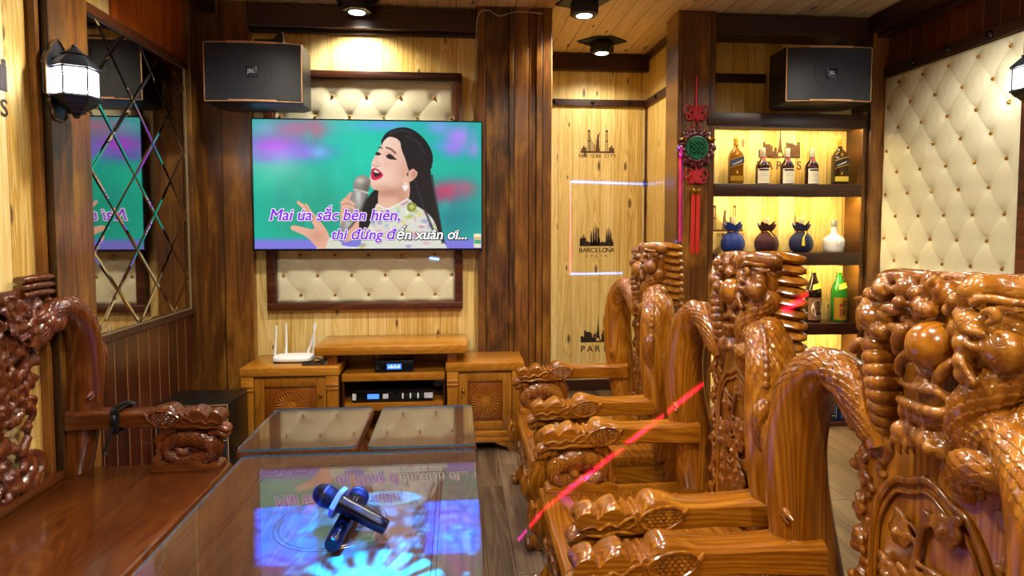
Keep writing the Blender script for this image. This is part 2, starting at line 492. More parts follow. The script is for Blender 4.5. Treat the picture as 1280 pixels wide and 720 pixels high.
# right wall: rail over the cushion, crown beam, dark post, boards, base
MT['right_y'] = planks('right_wall_boards', Y, Z, .118, ('#2a0f05', '#5c2a0e', '#8a4518', '#3a1808'), '#b57d46', mott=.35, rough=.33, coat=.2, seam_w=.02)
trim('right_y', 3.125, XR, .8, 4.22, 0, CEIL - .02)
t = trim('dark_hy', 3.085, 3.125, 3.105, 4.22, 2.572, 2.645)
for yy in (3.33, 3.64, 3.94):
    b = MB(); b.lathe([(.024, 0), (.024, -.006), (.019, -.014), (.010, -.019), (.0005, -.021)], (0, 0, 0), 14, 'x')
    b.build('stud', 'stud', t, smooth=60, loc=(3.085, yy, 2.609))
trim('dark_hy', 2.99, XR, .8, 4.22, 2.885, CEIL)
trim('dark_hy', 3.03, XR, .8, 4.22, 2.855, 2.885)
trim('frame', 3.075, 3.125, 2.62, 3.105, 0, 2.855)
struct(slab('baseboard_right', 'dark_hy', 3.11, 3.125, .8, 4.22, 0, .1, .004))
struct(slab('baseboard_back', 'dark_h', .60, 1.70, 5.385, 5.4, 0, .1, .004))

# ------------------------------------------------------------------ ceiling downlights
MT['led'] = glow('downlight_lens', (1, .93, .78), 9)
def downlight():
    t = thing('ceiling_downlight', 'x', 'ceiling light', group='surface downlights')
    b = MB()
    q = [(-.145, -.05), (-.05, -.145), (.145, -.145), (.145, .05), (.05, .145), (-.145, .145)]
    b.prism(q, -.012, 0, 'z'); b.build('mounting_plate', 'navy_metal', t, bevel=.003)
    b = MB()
    hx = [(.098 * math.cos(R(60 * i + 15)), .098 * math.sin(R(60 * i + 15))) for i in range(6)]
    b.prism(hx, -.10, -.012, 'z'); b.build('housing', 'navy_metal', t, bevel=.004)
    b = MB(); b.lathe([(.066, -.098), (.066, -.103), (.058, -.1055), (.05, -.103)], n=28); b.build('bezel', 'navy_metal', t, smooth=50)
    b = MB(); b.lathe([(.055, -.1005), (.054, -.1045), (.03, -.107), (.0005, -.108)], n=28); b.build('lens', 'led', t, smooth=70)
    return t
dl = downlight()
LBL = ['black ceiling downlight over the wide television', 'black ceiling downlight nearest the stained column top',
       'smaller-looking black ceiling downlight deepest in, inside the alcove']
for i, (x, y) in enumerate(DOWNLIGHTS):
    if i < 3:
        o = dl if i == 0 else copy_tree(dl)
        o.location = (x, y, CEIL); o.rotation_euler = (0, 0, R(20 * i)); o['label'] = LBL[i]
    L = bpy.data.lights.new('downlight_lamp', 'SPOT'); L.energy = DOWNLIGHT_W * (.85, .85, .5, 1.15, 1.6, 1.0, 1.6, 1.9, 2.2)[i]
    L.color = WARM; L.spot_size = R(150); L.spot_blend = .6; L.shadow_soft_size = .05
    lo = bpy.data.objects.new('downlight_lamp', L); COL.objects.link(lo)
    lo.location = (x, y, CEIL - .125)

# ------------------------------------------------------------------ wall lanterns
MT['lantern_glass'] = glow('lantern_glass', (.93, .95, 1.0), LANTERN_E)
def lantern(name, label, loc, rz):
    """hexagonal half lantern standing out along local +x"""
    t = thing(name, label, 'wall lamp', loc, rz, 'wall lanterns')
    def hexr(r, cx=.07): return [(cx + r * math.cos(R(60 * i + 30)), r * math.sin(R(60 * i + 30))) for i in range(6)]
    # ornate back plate, outline stepping in and out
    b = MB()
    half = [(.028, -.155), (.05, -.135), (.046, -.12), (.068, -.09), (.062, -.07), (.083, -.058), (.083, .06), (.09, .068), (.078, .095), (.06, .12), (.05, .128), (.052, .14), (.03, .165), (.0, .185)]
    poly = half + [(-y, z) for y, z in half[::-1][1:]]
    b.prism(poly, -.012, .004, 'x'); b.build('back_plate', 'navy_metal', t, bevel=.003)
    b = MB(); b.tube([(.005, y, z) for y, z in poly], .0045, 6, closed=True); b.build('plate_rim', 'bronze', t)
    def frus(b, r0, z0, r1, z1):
        A = hexr(r0); B = hexr(r1)
        V = [(x, y, z0) for x, y in A] + [(x, y, z1) for x, y in B]
        b.add(V, [(5, 4, 3, 2, 1, 0), (6, 7, 8, 9, 10, 11)] + [(i, (i + 1) % 6, 6 + (i + 1) % 6, 6 + i) for i in range(6)])
    b = MB()
    frus(b, .10, .06, .098, .068); frus(b, .098, .068, .066, .10); frus(b, .066, .10, .045, .118); frus(b, .05, .118, .05, .126); frus(b, .036, .126, .014, .15)
    b.ell((.07, 0, .155), .011); b.build('roof', 'navy_metal', t, bevel=.002)
    b = MB()
    frus(b, .098, -.066, .098, -.056); frus(b, .07, -.092, .092, -.066); frus(b, .045, -.112, .066, -.092); frus(b, .03, -.128, .04, -.112)
    b.ell((.07, 0, -.132), .015); b.build('base_cup', 'navy_metal', t, bevel=.002)
    b = MB()
    for x, y in hexr(.084): b.tube([(x, y, -.058), (x, y, .062)], .0042, 6)
    for z in (-.054, .058):
        q = hexr(.084); b.tube([(x, y, z) for x, y in q], .0045, 6, closed=True)
    b.build('cage', 'navy_metal', t)
    b = MB(); frus(b, .078, -.056, .078, .06); b.build('glass_panes', 'lantern_glass', t, smooth=0)
    return t
lantern('wall_lantern', 'lit black wall lantern on the stained post beside the diamond mirror', (-1.68, 2.765, 2.10), 0)
lantern('wall_lantern', 'lit black wall lantern at the edge of the tufted panel on the right', (3.075, 2.975, 2.27), PI)

# ------------------------------------------------------------------ skyline prints
def skyline(kind):
    """list of outlines (x,z) about 1 wide, base line z=0"""
    P = []
    def bar(x0, x1, h, z0=0): P.append([(x0, z0), (x1, z0), (x1, h), (x0, h)])
    rnd = random.Random(len(kind) * 7 + ord(kind[0]))
    if kind == 'PARIS':
        x = -.5
        while x < .5:
            w = rnd.uniform(.03, .07)
            if not -.07 < x + w / 2 < .10: bar(x, min(x + w, .5), rnd.uniform(.12, .34) * (1.15 if abs(x) > .15 else .8))
            x += w
        bar(-.5, .5, .04)
        P.append([(-.09, 0), (-.05, 0), (-.02, .12), (.05, .12), (.08, 0), (.12, 0), (.055, .22), (.03, .5), (.018, .78), (.012, .78), (0, .5), (-.025, .22)])
    elif kind == 'BARCELONA':
        x = -.5
        while x < .5:
            w = rnd.uniform(.04, .08); bar(x, min(x + w, .5), rnd.uniform(.1, .25)); x += w
        for c, h in ((-.16, .44), (-.09, .56), (-.02, .60), (.05, .54), (.30, .5), (.36, .55), (.42, .46), (-.38, .36), (-.44, .3)):
            P.append([(c - .03, 0), (c + .03, 0), (c + .028, h * .5), (c + .008, h), (c - .008, h), (c - .028, h * .5)])
    else:
        bar(-.5, .5, .05)
        for c in (-.25, .27):
            bar(c - .035, c - .015, .62); bar(c + .015, c + .035, .62); bar(c - .035, c + .035, .66, .60); bar(c - .035, c + .035, .36, .32)
        for k in range(12):
            u = k / 11
            P.append([(-.25 + .26 * u, .60 - .9 * u + .55 * u * u), (-.24 + .26 * u, .60 - .9 * u + .55 * u * u), (-.24 + .26 * u, .05), (-.25 + .26 * u, .05)])
        P.append([(-.05, .05), (.07, .05), (.055, .2), (.04, .42), (.05, .48), (.075, .60), (.06, .61), (.03, .5), (.02, .55), (.0, .55), (-.01, .48), (-.03, .36), (-.04, .2)])
        for c, h in ((-.45, .14), (-.40, .2), (-.35, .15), (.36, .16), (.41, .22), (.46, .15)): bar(c - .024, c + .024, h)
    return P
def wall_print(kind, label, M, w, lines, mat='ink', group='city prints on the boards'):
    b = MB()
    k = 0
    for poly in skyline(kind):
        k += 1
        b.add([M @ Vector((x * w, z * w, .0002 * (k % 4))) for x, z in poly], [tuple(range(len(poly)))])
    for s, size, dy, sp in lines:
        wd_ = sp * w
        for i, ch in enumerate(s):
            if ch == ' ': continue
            x = (i - (len(s) - 1) / 2) * wd_ / max(1, len(s) - 1) if len(s) > 1 else 0
            add_text(b, ch, size * w, M @ Matrix.Translation((x, dy * w, .0004)), bold=.012)
    o = b.build('wall_print', mat, smooth=0, fixn=False)
    return tag(o, label, 'wall print', group)
fx = lambda x, y, z: facing((x, y, z), (1, 0, 0))
wall_print('NEW YORK', 'dark bridge and statue print reading NEW YORK CITY high on the alcove boards', fx(1.252, 5.3985, 2.15), .31, [('NEW YORK CITY', .13, -.13, 1.0)], 'ink_soft')
wall_print('BARCELONA', 'dark church spires print reading BARCELONA SPAIN halfway down the alcove', fx(1.25, 5.3985, 1.315), .31, [('BARCELONA', .19, -.18, .94), ('SPAIN', .1, -.32, .55)])
wall_print('PARIS', 'dark tower skyline print reading PARIS low on the alcove boards', fx(1.264, 5.3985, .44), .31, [('PARIS', .26, -.28, .88)])
wall_print('PARIS', 'PARIS skyline print behind the bottles on the top bar shelf', fx(2.43, 4.4385, 2.012), .33, [('PARIS', .27, -.26, .96)], 'ink_soft')
wall_print('NEW YORK', 'NEW YORK CITY print half hidden behind the blue pouch bottle', fx(2.005, 4.4385, 1.455), .30, [('NEW YORK CITY', .13, -.13, 1.0)], 'ink_soft')
wall_print('PARIS', 'PARIS print cut by the left picture edge on the pine boards', facing((-1.7485, 2.40, 2.02), (0, 1, 0)), .34, [('PARIS', .27, -.28, .88)])

# ================================================================== diamond mirror on the left wall
MT['mirror'] = flat('tea_tinted_mirror', (.60, .57, .50), .03, 1.0)
def offset_poly(P, d):
    """inset a convex counter-clockwise outline by d"""
    k = len(P); L = []
    for i in range(k):
        a, b = np.array(P[i]), np.array(P[(i + 1) % k])
        t = (b - a) / np.linalg.norm(b - a); n = np.array((-t[1], t[0]))
        L.append((a + n * d, t))
    out = []
    for i in range(k):
        p, t = L[i - 1]; q, u = L[i]
        A = np.array([[t[0], -u[0]], [t[1], -u[1]]])
        if abs(np.linalg.det(A)) < 1e-9: return None
        s = np.linalg.solve(A, q - p)[0]
        out.append(p + t * s)
    c = np.mean(P, axis=0)
    return out if all(np.dot(o - c, np.array(v) - c) > 0 for o, v in zip(out, P)) else None
def clip_rect(P, x0, x1, y0, y1):
    for ax, lim, sg in ((0, x0, 1), (0, x1, -1), (1, y0, 1), (1, y1, -1)):
        Q = []
        for i in range(len(P)):
            a, b = P[i - 1], P[i]
            da, db = sg * (a[ax] - lim), sg * (b[ax] - lim)
            if (da >= 0) != (db >= 0):
                f = da / (da - db); Q.append((a[0] + (b[0] - a[0]) * f, a[1] + (b[1] - a[1]) * f))
            if db >= 0: Q.append(b)
        P = Q
        if len(P) < 3: return None
    R_ = [P[0]]
    for p in P[1:]:
        if math.hypot(p[0] - R_[-1][0], p[1] - R_[-1][1]) > 1e-4: R_.append(p)
    if math.hypot(R_[0][0] - R_[-1][0], R_[0][1] - R_[-1][1]) < 1e-4: R_.pop()
    return R_ if len(R_) > 2 else None
t = thing('wall_mirror', 'large wall mirror of diamond shaped panes beside the lit lantern', 'mirror', (XL, 3.575, 1.73))
b = MB(); hp = .20
y0, y1, z0, z1 = 3.055, 4.095, .967, 2.495
for i in range(-4, 5):
    for j in range(-2, 12):
        if (i + j) % 2: continue
        cy, cz = 3.66 + i * hp, .967 + j * hp
        P = clip_rect([(cy - hp, cz), (cy, cz - hp), (cy + hp, cz), (cy, cz + hp)], y0, y1, z0, z1)
        if not P: continue
        Q = offset_poly(P, .0022); Q2 = offset_poly(P, .014)
        if Q is None or Q2 is None: continue
        k = len(P)
        V = [(.0203, p[0] - 3.575, p[1] - 1.73) for p in Q] + [(.022, p[0] - 3.575, p[1] - 1.73) for p in Q2]
        b.add(V, [tuple(range(k, 2 * k))] + [(a, (a + 1) % k, k + (a + 1) % k, k + a) for a in range(k)])
b.build('mirror_glass', 'mirror', t, smooth=0, fixn=False)
b = MB(); b.box(0, .016, y0 - 3.575, y1 - 3.575, z0 - 1.73, z1 - 1.73); b.build('backing', 'black', t, smooth=0)
MT['pale_edge'] = flat('pale_metal_edge', '#b9a884', .3, .6)
b = MB()
for a in ((y0 - .012, y0, z0 - .012, z1 + .012), (y1, y1 + .012, z0 - .012, z1 + .012), (y0, y1, z0 - .012, z0), (y0, y1, z1, z1 + .012)):
    b.box(0, .026, a[0] - 3.575, a[1] - 3.575, a[2] - 1.73, a[3] - 1.73)
b.build('edge_frame', 'pale_edge', t, smooth=0)

# ================================================================== tufted leather panels
def tuft(mb, P, u0, u1, v0, v1, sx, sv, ub, vb, T, nu, nv):
    """P(u, v, h) -> point; buttons of a diamond lattice through (ub, vb)"""
    def h(u, v):
        a = (u - ub) / sx; c = (v - vb) / sv
        p, q = a + c, a - c
        dp, dq = abs(p - round(p)), abs(q - round(q))
        L = 1 / math.hypot(1 / sx, 1 / sv)
        d1, d2 = dp * L, dq * L
        i, j = round(p), round(q)
        ca, cc = (i + j) / 2, (i - j) / 2
        d = math.hypot((a - ca) * sx, (c - cc) * sv)
        hh = 1 - .75 * math.exp(-(d / .034) ** 2) - .25 * math.exp(-(d / .085) ** 2)
        hh -= .10 * math.exp(-(min(d1, d2) / .008) ** 2) + .05 * math.exp(-(min(d1, d2) / .03) ** 2)
        e = min(u - u0, u1 - u, v - v0, v1 - v)
        return T * max(0, hh) * (1 - max(0, 1 - e / .03) ** 2.2)
    mb.grid(lambda a, c: P(u0 + (u1 - u0) * a, v0 + (v1 - v0) * c, h(u0 + (u1 - u0) * a, v0 + (v1 - v0) * c)), nu, nv)
def buttons(par, pts, axis, T):
    first = None
    for p in pts:
        if first is None:
            b = MB(); b.ell((0, 0, 0), (.0105,) * 3, n=12, m=8); first = b.build('button', 'gold', par, smooth=180); o = first
        else:
            o = first.copy(); COL.objects.link(o)
        o.location = p
t = thing('tufted_wall_panel', 'cream tufted leather panel in a walnut frame behind the television', 'wall panel', (-.64, 4.4, .9), group='tufted wall panels')
b = MB()
for a in ((-1.325, .035, .905, .957), (-1.325, .035, 2.522, 2.572), (-1.325, -1.265, .957, 2.522), (-.02, .035, .957, 2.522)):
    b.box(a[0] + .64, a[1] + .64, -.052, 0, a[2] - .9, a[3] - .9)
b.build('frame', 'frame', t, bevel=.005)
b = MB(); tuft(b, lambda u, v, h: (u + .64, -.004 - h, v - .9), -1.265, -.02, .957, 2.522, .235, .278, -1.22, 1.15, .015, 200, 250)
b.build('cushion', 'cream', t, smooth=180)
pts = []
for j in range(0, 12):
    z = 1.011 + .139 * j
    for i in range(7):
        x = -1.22 + .235 * i + (.1175 if j % 2 == 0 else 0)
        if x < -.035 and z < 2.50 and not (1.36 < z < 2.19): pts.append((x + .64, -.008, z - .9))
buttons(t, pts, 'y', .045)
t = thing('tufted_wall_panel', 'tall cream tufted leather panel covering the wall at the right', 'wall panel', (3.125, 3.66, 1.0), group='tufted wall panels')
b = MB(); b.box(-.02, 0, -.55, .56, 0, 1.57); b.build('backing_board', 'frame', t, bevel=.004)
b = MB(); tuft(b, lambda u, v, h: (-.02 - h, u - 3.66, v - 1.0), 3.113, 4.218, 1.0, 2.57, .2165, .314, 3.425, 2.195, .017, 190, 260)
b.build('cushion', 'cream', t, smooth=180)
pts = []
for j in range(-8, 3):
    z = 2.195 + .157 * j
    for i in range(-2, 5):
        y = 3.425 + .2165 * i + (-.10825 if j % 2 else 0)
        if 3.13 < y < 4.2 and 1.02 < z < 2.55: pts.append((-.022, y - 3.66, z - 1.0))
buttons(t, pts, 'x', .06)

# ================================================================== television
def painted(W, H):
    """the karaoke picture, painted procedurally: W x H array of display colours"""
    w2, h2 = W * 2, H * 2
    img = np.zeros((h2, w2, 3))
    gx, gy = np.meshgrid((np.arange(w2) + .5) / w2, (np.arange(h2) + .5) / h2)   # u right, v down
    sx = 50 + 1040 * gx; sy = (62 + 26 * gx) + gy * (596 - 29 * gx)               # picture coordinates
    def hexc(h): h = h.lstrip('#'); return np.array([int(h[i:i + 2], 16) / 255 for i in (0, 2, 4)])
    img[:] = hexc('#12b79f')
    def blob(cx, cy, rx, ry, c, s=1.0, p=2):
        d = ((sx - cx) / rx) ** 2 + ((sy - cy) / ry) ** 2
        a = (s * np.exp(-d ** (p / 2)))[..., None]
        img[:] = img * (1 - a) + hexc(c) * a
    def smoothpoly(pts, n=8):
        P = np.array(pts, float); k = len(P); out = []
        for i in range(k):
            a, b_, c, d = P[i - 1], P[i], P[(i + 1) % k], P[(i + 2) % k]
            for f in np.arange(n) / n:
                out.append(.5 * ((2 * b_) + (c - a) * f + (2 * a - 5 * b_ + 4 * c - d) * f * f + (3 * b_ - a - 3 * c + d) * f ** 3))
        return np.array(out)
    def mask(pts, soft=0, smooth=True):
        P = smoothpoly(pts) if smooth else np.array(pts, float)
        x0, y0 = P.min(0) - 12; x1, y1 = P.max(0) + 12
        ins = np.zeros(sx.shape, bool)
        sel = (sx > x0) & (sx < x1) & (sy > y0) & (sy < y1)
        X_, Y_ = sx[sel], sy[sel]; r = np.zeros(X_.shape, bool)
        q = np.roll(P, -1, 0)
        for (ax, ay), (bx, by) in zip(P, q):
            if ay == by: continue
            c = ((ay > Y_) != (by > Y_)) & (X_ < (bx - ax) * (Y_ - ay) / (by - ay) + ax)
            r ^= c
        ins[sel] = r
        m = ins.astype(float)
        for _ in range(soft):
            m = (m + np.roll(m, 1, 0) + np.roll(m, -1, 0) + np.roll(m, 1, 1) + np.roll(m, -1, 1)) / 5
        return m
    def fill(pts, c, soft=1, a=1.0, smooth=True, within=None):
        m = mask(pts, soft, smooth) * a
        if within is not None: m = m * within
        img[:] = img * (1 - m[..., None]) + hexc(c) * m[..., None]
        return m
    def shade(m, cx, cy, rx, ry, c, s):
        d = ((sx - cx) / rx) ** 2 + ((sy - cy) / ry) ** 2
        a = (s * np.exp(-d) * m)[..., None]
        img[:] = img * (1 - a) + hexc(c) * a
    T = lambda pts: [(360 + .9 * x, 36 + .9 * y) for x, y in pts]
    def stroke(pts, w, c, tr=True, a=1.0, soft=1):
        P = spline(T(pts) if tr else pts, 60); m = np.zeros(sx.shape)
        for q in P: m = np.maximum(m, np.clip(1.4 - np.hypot(sx - q[0], sy - q[1]) / w, 0, 1))
        img[:] = img * (1 - a * m[..., None]) + hexc(c) * a * m[..., None]
    # blurred stage
    for q in ((560, 210, 240, 170, '#15d0b4', .9), (300, 460, 200, 150, '#0c9c80', .8), (400, 90, 160, 50, '#3fd4c6', .6), (110, 330, 80, 70, '#1fc9a6', .7),
              (150, 185, 150, 62, '#b34be4', 1), (290, 215, 110, 34, '#8f6ce6', .9), (240, 105, 140, 48, '#b9729c', .9), (330, 110, 50, 50, '#c46a86', .7), (100, 100, 60, 40, '#7fb4d8', .6),
              (345, 215, 40, 26, '#6fc3ee', .8), (110, 235, 70, 20, '#7a5fd0', .8), (640, 95, 120, 26, '#6aa6f0', .9), (890, 105, 60, 40, '#8f9df2', .8),
              (985, 150, 60, 50, '#b286f6', 1), (960, 200, 55, 40, '#a97df2', .9), (1050, 210, 30, 40, '#b88cf4', .9), (900, 190, 40, 20, '#6aa0e8', .6), (1030, 130, 40, 60, '#9a9cf0', .5),
              (960, 520, 170, 100, '#127f8a', .9), (1040, 330, 60, 90, '#18ad9c', .7), (940, 395, 105, 48, '#c8466e', 1), (1000, 378, 60, 30, '#cf5a7c', .7), (900, 420, 60, 30, '#b23a66', .7),
              (880, 540, 26, 30, '#39c6bd', .6), (300, 560, 130, 40, '#0f8f76', .6), (480, 330, 60, 120, '#1bc2a6', .5)): blob(*q)
    for k in range(26):
        rr = random.Random(k); blob(60 + rr.random() * 1020, 90 + rr.random() * 480, 14 + rr.random() * 26, 20 + rr.random() * 60, rr.choice(['#27d9b8', '#0fa58c', '#1b93a0', '#45d8c8']), .30)
    band = np.clip((sy - 600) / 26, 0, 1)[..., None]; img[:] = img * (1 - band) + hexc('#7d78dc') * band
    # long hair, falling behind the shoulders
    fill(T([(296, 172), (305, 128), (335, 96), (395, 78), (455, 88), (515, 135), (552, 195), (560, 245), (548, 290), (556, 360), (570, 440), (588, 520), (604, 600), (614, 700), (480, 710), (440, 560), (420, 430), (330, 420), (270, 400), (225, 430), (196, 490), (176, 600), (200, 640), (262, 570), (300, 440), (330, 300)]), '#10131a', 1)
    fill(T([(275, 385), (225, 430), (196, 490), (176, 590), (205, 620), (262, 570), (300, 440)]), '#11151c')
    # neck, dress
    nk = fill(T([(288, 370), (280, 478), (330, 500), (430, 446), (428, 320), (350, 330)]), '#e9b9a0')
    shade(nk, 660, 400, 90, 26, '#b97e66', .75); shade(nk, 720, 430, 24, 60, '#c98f78', .7)
    dr = fill(T([(270, 462), (300, 492), (345, 478), (428, 438), (466, 468), (528, 508), (566, 556), (584, 620), (588, 720), (-10, 720), (8, 660), (60, 668), (170, 680), (196, 628), (236, 560)]), '#dadccf')
    rr = random.Random(5)
    for k in range(120):
        x, y = rr.uniform(390, 890), rr.uniform(430, 655)
        c = rr.choice(['#e39bb0', '#c96f93', '#d9d25a', '#c3c64e', '#a7b86a', '#9a86c4', '#e8c3cc', '#f4f3e6', '#8fb4c8', '#f2efe2'])
        shade(dr, x, y, rr.uniform(5, 17), rr.uniform(4, 13), c, .85)
    stroke([(280, 470), (330, 486), (428, 440)], 4, '#f0eadc')
    fill(T([(425, 470), (440, 455), (468, 462), (474, 482), (455, 502), (430, 498)]), '#8c9440'); fill(T([(436, 474), (452, 466), (462, 480), (446, 490)]), '#c9c66a')
    # face
    fc = fill(T([(300, 150), (286, 186), (268, 212), (250, 246), (246, 268), (243, 300), (236, 330), (238, 362), (256, 388), (296, 394), (344, 380), (396, 346), (432, 300), (436, 250), (410, 190), (386, 142), (342, 122), (312, 132)]), '#efc6b0')
    shade(fc, 600, 290, 50, 60, '#f8dccb', .8); shade(fc, 650, 170, 40, 40, '#f6d8c6', .7); shade(fc, 735, 310, 40, 80, '#d79f86', .7); shade(fc, 640, 385, 80, 22, '#cf957c', .7)
    shade(fc, 650, 270, 34, 24, '#eeb0a0', .5); shade(fc, 590, 225, 16, 18, '#d79a90', .6); shade(fc, 668, 225, 34, 16, '#d8a094', .6); shade(fc, 605, 262, 10, 26, '#dca792', .5)
    er = fill(T([(432, 322), (436, 296), (458, 286), (478, 296), (476, 322), (452, 346), (434, 350)]), '#e6b09a'); shade(er, 775, 320, 12, 18, '#c07f6a', .8)
    # parted hair over the crown
    fill(T([(297, 172), (306, 128), (338, 97), (398, 79), (456, 90), (514, 136), (550, 196), (558, 244), (546, 280), (500, 292), (478, 300), (458, 284), (436, 292), (418, 236), (400, 190), (388, 142), (344, 124), (318, 136), (303, 156)]), '#14161c')
    stroke([(500, 290), (530, 288), (548, 274)], 7, '#0b0d12'); stroke([(340, 106), (400, 92), (456, 106)], 4, '#343842', a=.8); stroke([(420, 120), (480, 150), (520, 210)], 5, '#2c313c', a=.7)
    stroke([(555, 320), (572, 430), (596, 560), (606, 660)], 5, '#262b36', a=.8); stroke([(470, 350), (500, 450), (560, 600)], 6, '#232833', a=.8)
    # features
    stroke([(322, 178), (345, 186), (368, 206)], 4, '#5a3a30', a=.9); stroke([(282, 178), (292, 176), (300, 182)], 3.4, '#5a3a30', a=.9)
    fill(T([(322, 222), (340, 214), (356, 224), (372, 238), (350, 238), (332, 234)]), '#2a1c1c'); stroke([(322, 222), (340, 213), (372, 239)], 2.4, '#120c0e')
    fill(T([(266, 210), (276, 203), (292, 210), (284, 217), (272, 216)]), '#2a1c1c'); stroke([(268, 208), (278, 202), (294, 211)], 2, '#120c0e')
    stroke([(252, 262), (262, 272), (280, 272)], 2.2, '#b27664', a=.8); stroke([(286, 262), (290, 270)], 2, '#c08a76', a=.7)
    fill(T([(247, 288), (262, 281), (284, 292), (304, 314), (292, 332), (262, 342), (244, 332), (242, 306)]), '#d2274f'); fill(T([(255, 296), (270, 292), (286, 304), (294, 314), (280, 324), (258, 322)]), '#4a1220')
    fill(T([(256, 296), (268, 292), (284, 304), (268, 304)]), '#f6efe8')
    for q in ((418, 360, 5), (410, 376, 8), (424, 376, 8), (416, 388, 8)): stroke([(q[0], q[1]), (q[0] + .5, q[1] + .5), (q[0] + 1, q[1])], q[2], '#f4f4f0')
    # microphone and the hand around it
    hd = fill(T([(92, 452), (116, 424), (134, 404), (150, 402), (156, 418), (148, 440), (168, 452), (190, 480), (194, 510), (180, 540), (176, 600), (150, 640), (96, 650), (84, 560)]), '#e3ab90')
    shade(hd, 480, 480, 20, 50, '#c08468', .7)
    mc = fill(T([(150, 400), (200, 390), (226, 412), (170, 540), (110, 610), (76, 600), (110, 520)]), '#8a8786')
    shade(mc, 520, 410, 14, 50, '#d6d2cc', .9); shade(mc, 470, 520, 16, 60, '#c6c2be', .9); stroke([(222, 418), (168, 536), (112, 604)], 5, '#4a4644', a=.8)
    mh = fill(T([(152, 372), (160, 342), (182, 320), (212, 318), (238, 338), (238, 366), (226, 400), (196, 402), (164, 394)]), '#8d867e')
    shade(mh, 530, 345, 24, 16, '#cfc8bc', .9); shade(mh, 560, 380, 20, 30, '#5c564f', .8); stroke([(156, 388), (190, 396), (226, 406)], 4, '#d8d3c8', a=.8)
    for a in ([(94, 456), (124, 448), (152, 464)], [(100, 480), (130, 476), (150, 486)], [(96, 520), (126, 512), (140, 524)]): stroke(a, 9, '#e8b49a'); stroke([(p[0], p[1] + 9) for p in a], 2.5, '#b87c62', a=.7)
    # raised open hand, cuff
    h3 = fill([(212, 556), (228, 549), (262, 556), (300, 566), (318, 560), (300, 522), (276, 492), (262, 468), (242, 446), (248, 436), (272, 452), (286, 450), (302, 476), (336, 520), (372, 570), (388, 616), (372, 662), (330, 650), (286, 606), (238, 580), (216, 570)], '#e6ae94')
    shade(h3, 330, 600, 40, 30, '#cc8c74', .6); stroke([(276, 456), (300, 492), (330, 532)], 3, '#bd8068', False, .7)
    fill([(372, 662), (378, 620), (396, 606), (440, 630), (430, 662)], '#d6d8c4')
    im = img.reshape(H, 2, W, 2, 3).mean((1, 3))
    return np.clip(im, 0, 1)
TVX0, TVX1, TVZ0, TVZ1, TVY = -1.379, .175, 1.328, 2.222, 4.262
t = thing('television', 'wide wall television showing a singing woman and karaoke lyrics', 'television', ((TVX0 + TVX1) / 2, TVY, TVZ0))
ox = (TVX0 + TVX1) / 2
b = MB(); b.box(TVX0 - ox, TVX1 - ox, .002, .03, 0, TVZ1 - TVZ0); b.build('back_shell', 'black', t, bevel=.004)
b = MB()
w_, h_ = TVX1 - TVX0, TVZ1 - TVZ0
for a in ((-w_ / 2, w_ / 2, 0, .014), (-w_ / 2, w_ / 2, h_ - .008, h_), (-w_ / 2, -w_ / 2 + .008, .014, h_ - .008), (w_ / 2 - .008, w_ / 2, .014, h_ - .008)):
    b.box(a[0], a[1], -.004, .004, a[2], a[3])
b.build('bezel', flat('tv_bezel', '#0a0e24', .25, .4), t, smooth=0)
b = MB(); b.box(-.25, .25, .03, .07, .22, .66); b.box(-.30, .30, .07, .09, .40, .5); b.build('wall_bracket', 'black', t, bevel=.004)
PW, PH = 480, 270
pic = painted(PW, PH)
b = MB()
b.grid(lambda a, c: (-w_ / 2 + .008 + (w_ - .016) * a, 0, h_ - .008 - (h_ - .022) * c), PW, PH)
scr = b.build('screen', [NT('tv_picture').m], t, smooth=0, fixn=False)
lin = np.where(pic <= .04045, pic / 12.92, ((pic + .055) / 1.055) ** 2.4)
att = scr.data.color_attributes.new('picture', 'FLOAT_COLOR', 'CORNER')
cols = np.ones((PW, PH, 4, 4), np.float32)
cols[..., :3] = lin.transpose(1, 0, 2)[:, :, None, :]
att.data.foreach_set('color', cols.ravel())
m = scr.data.materials[0]; nt = m.node_tree; pb = nt.nodes['Principled BSDF']
at_ = nt.nodes.new('ShaderNodeAttribute'); at_.attribute_name = 'picture'
nt.links.new(at_.outputs['Color'], pb.inputs['Emission Color'])
pb.inputs['Emission Strength'].default_value = 1.0; pb.inputs['Base Color'].default_value = (.01, .01, .012, 1); pb.inputs['Roughness'].default_value = .25
m.cycles.emission_sampling = 'NONE'
def serif(me):
    """small slab feet on every stem end, so the lyric letters read as a serif face"""
    out = []
    for e in me.edges:
        a, c = me.vertices[e.vertices[0]].co, me.vertices[e.vertices[1]].co
        if abs(a.y - c.y) < .002 and .06 < abs(a.x - c.x) < .14:
            for base, s in ((0, 1), (.44, -1), (.68, -1), (.70, -1), (-.2, 1)):
                if abs(a.y - base) < .012: out.append((min(a.x, c.x) - .03, max(a.x, c.x) + .03, a.y, a.y + s * .05))
    return out
def width(s): me = text_mesh(s, 1, 0, 0, 'LEFT'); return max(v.co.x for v in me.vertices)
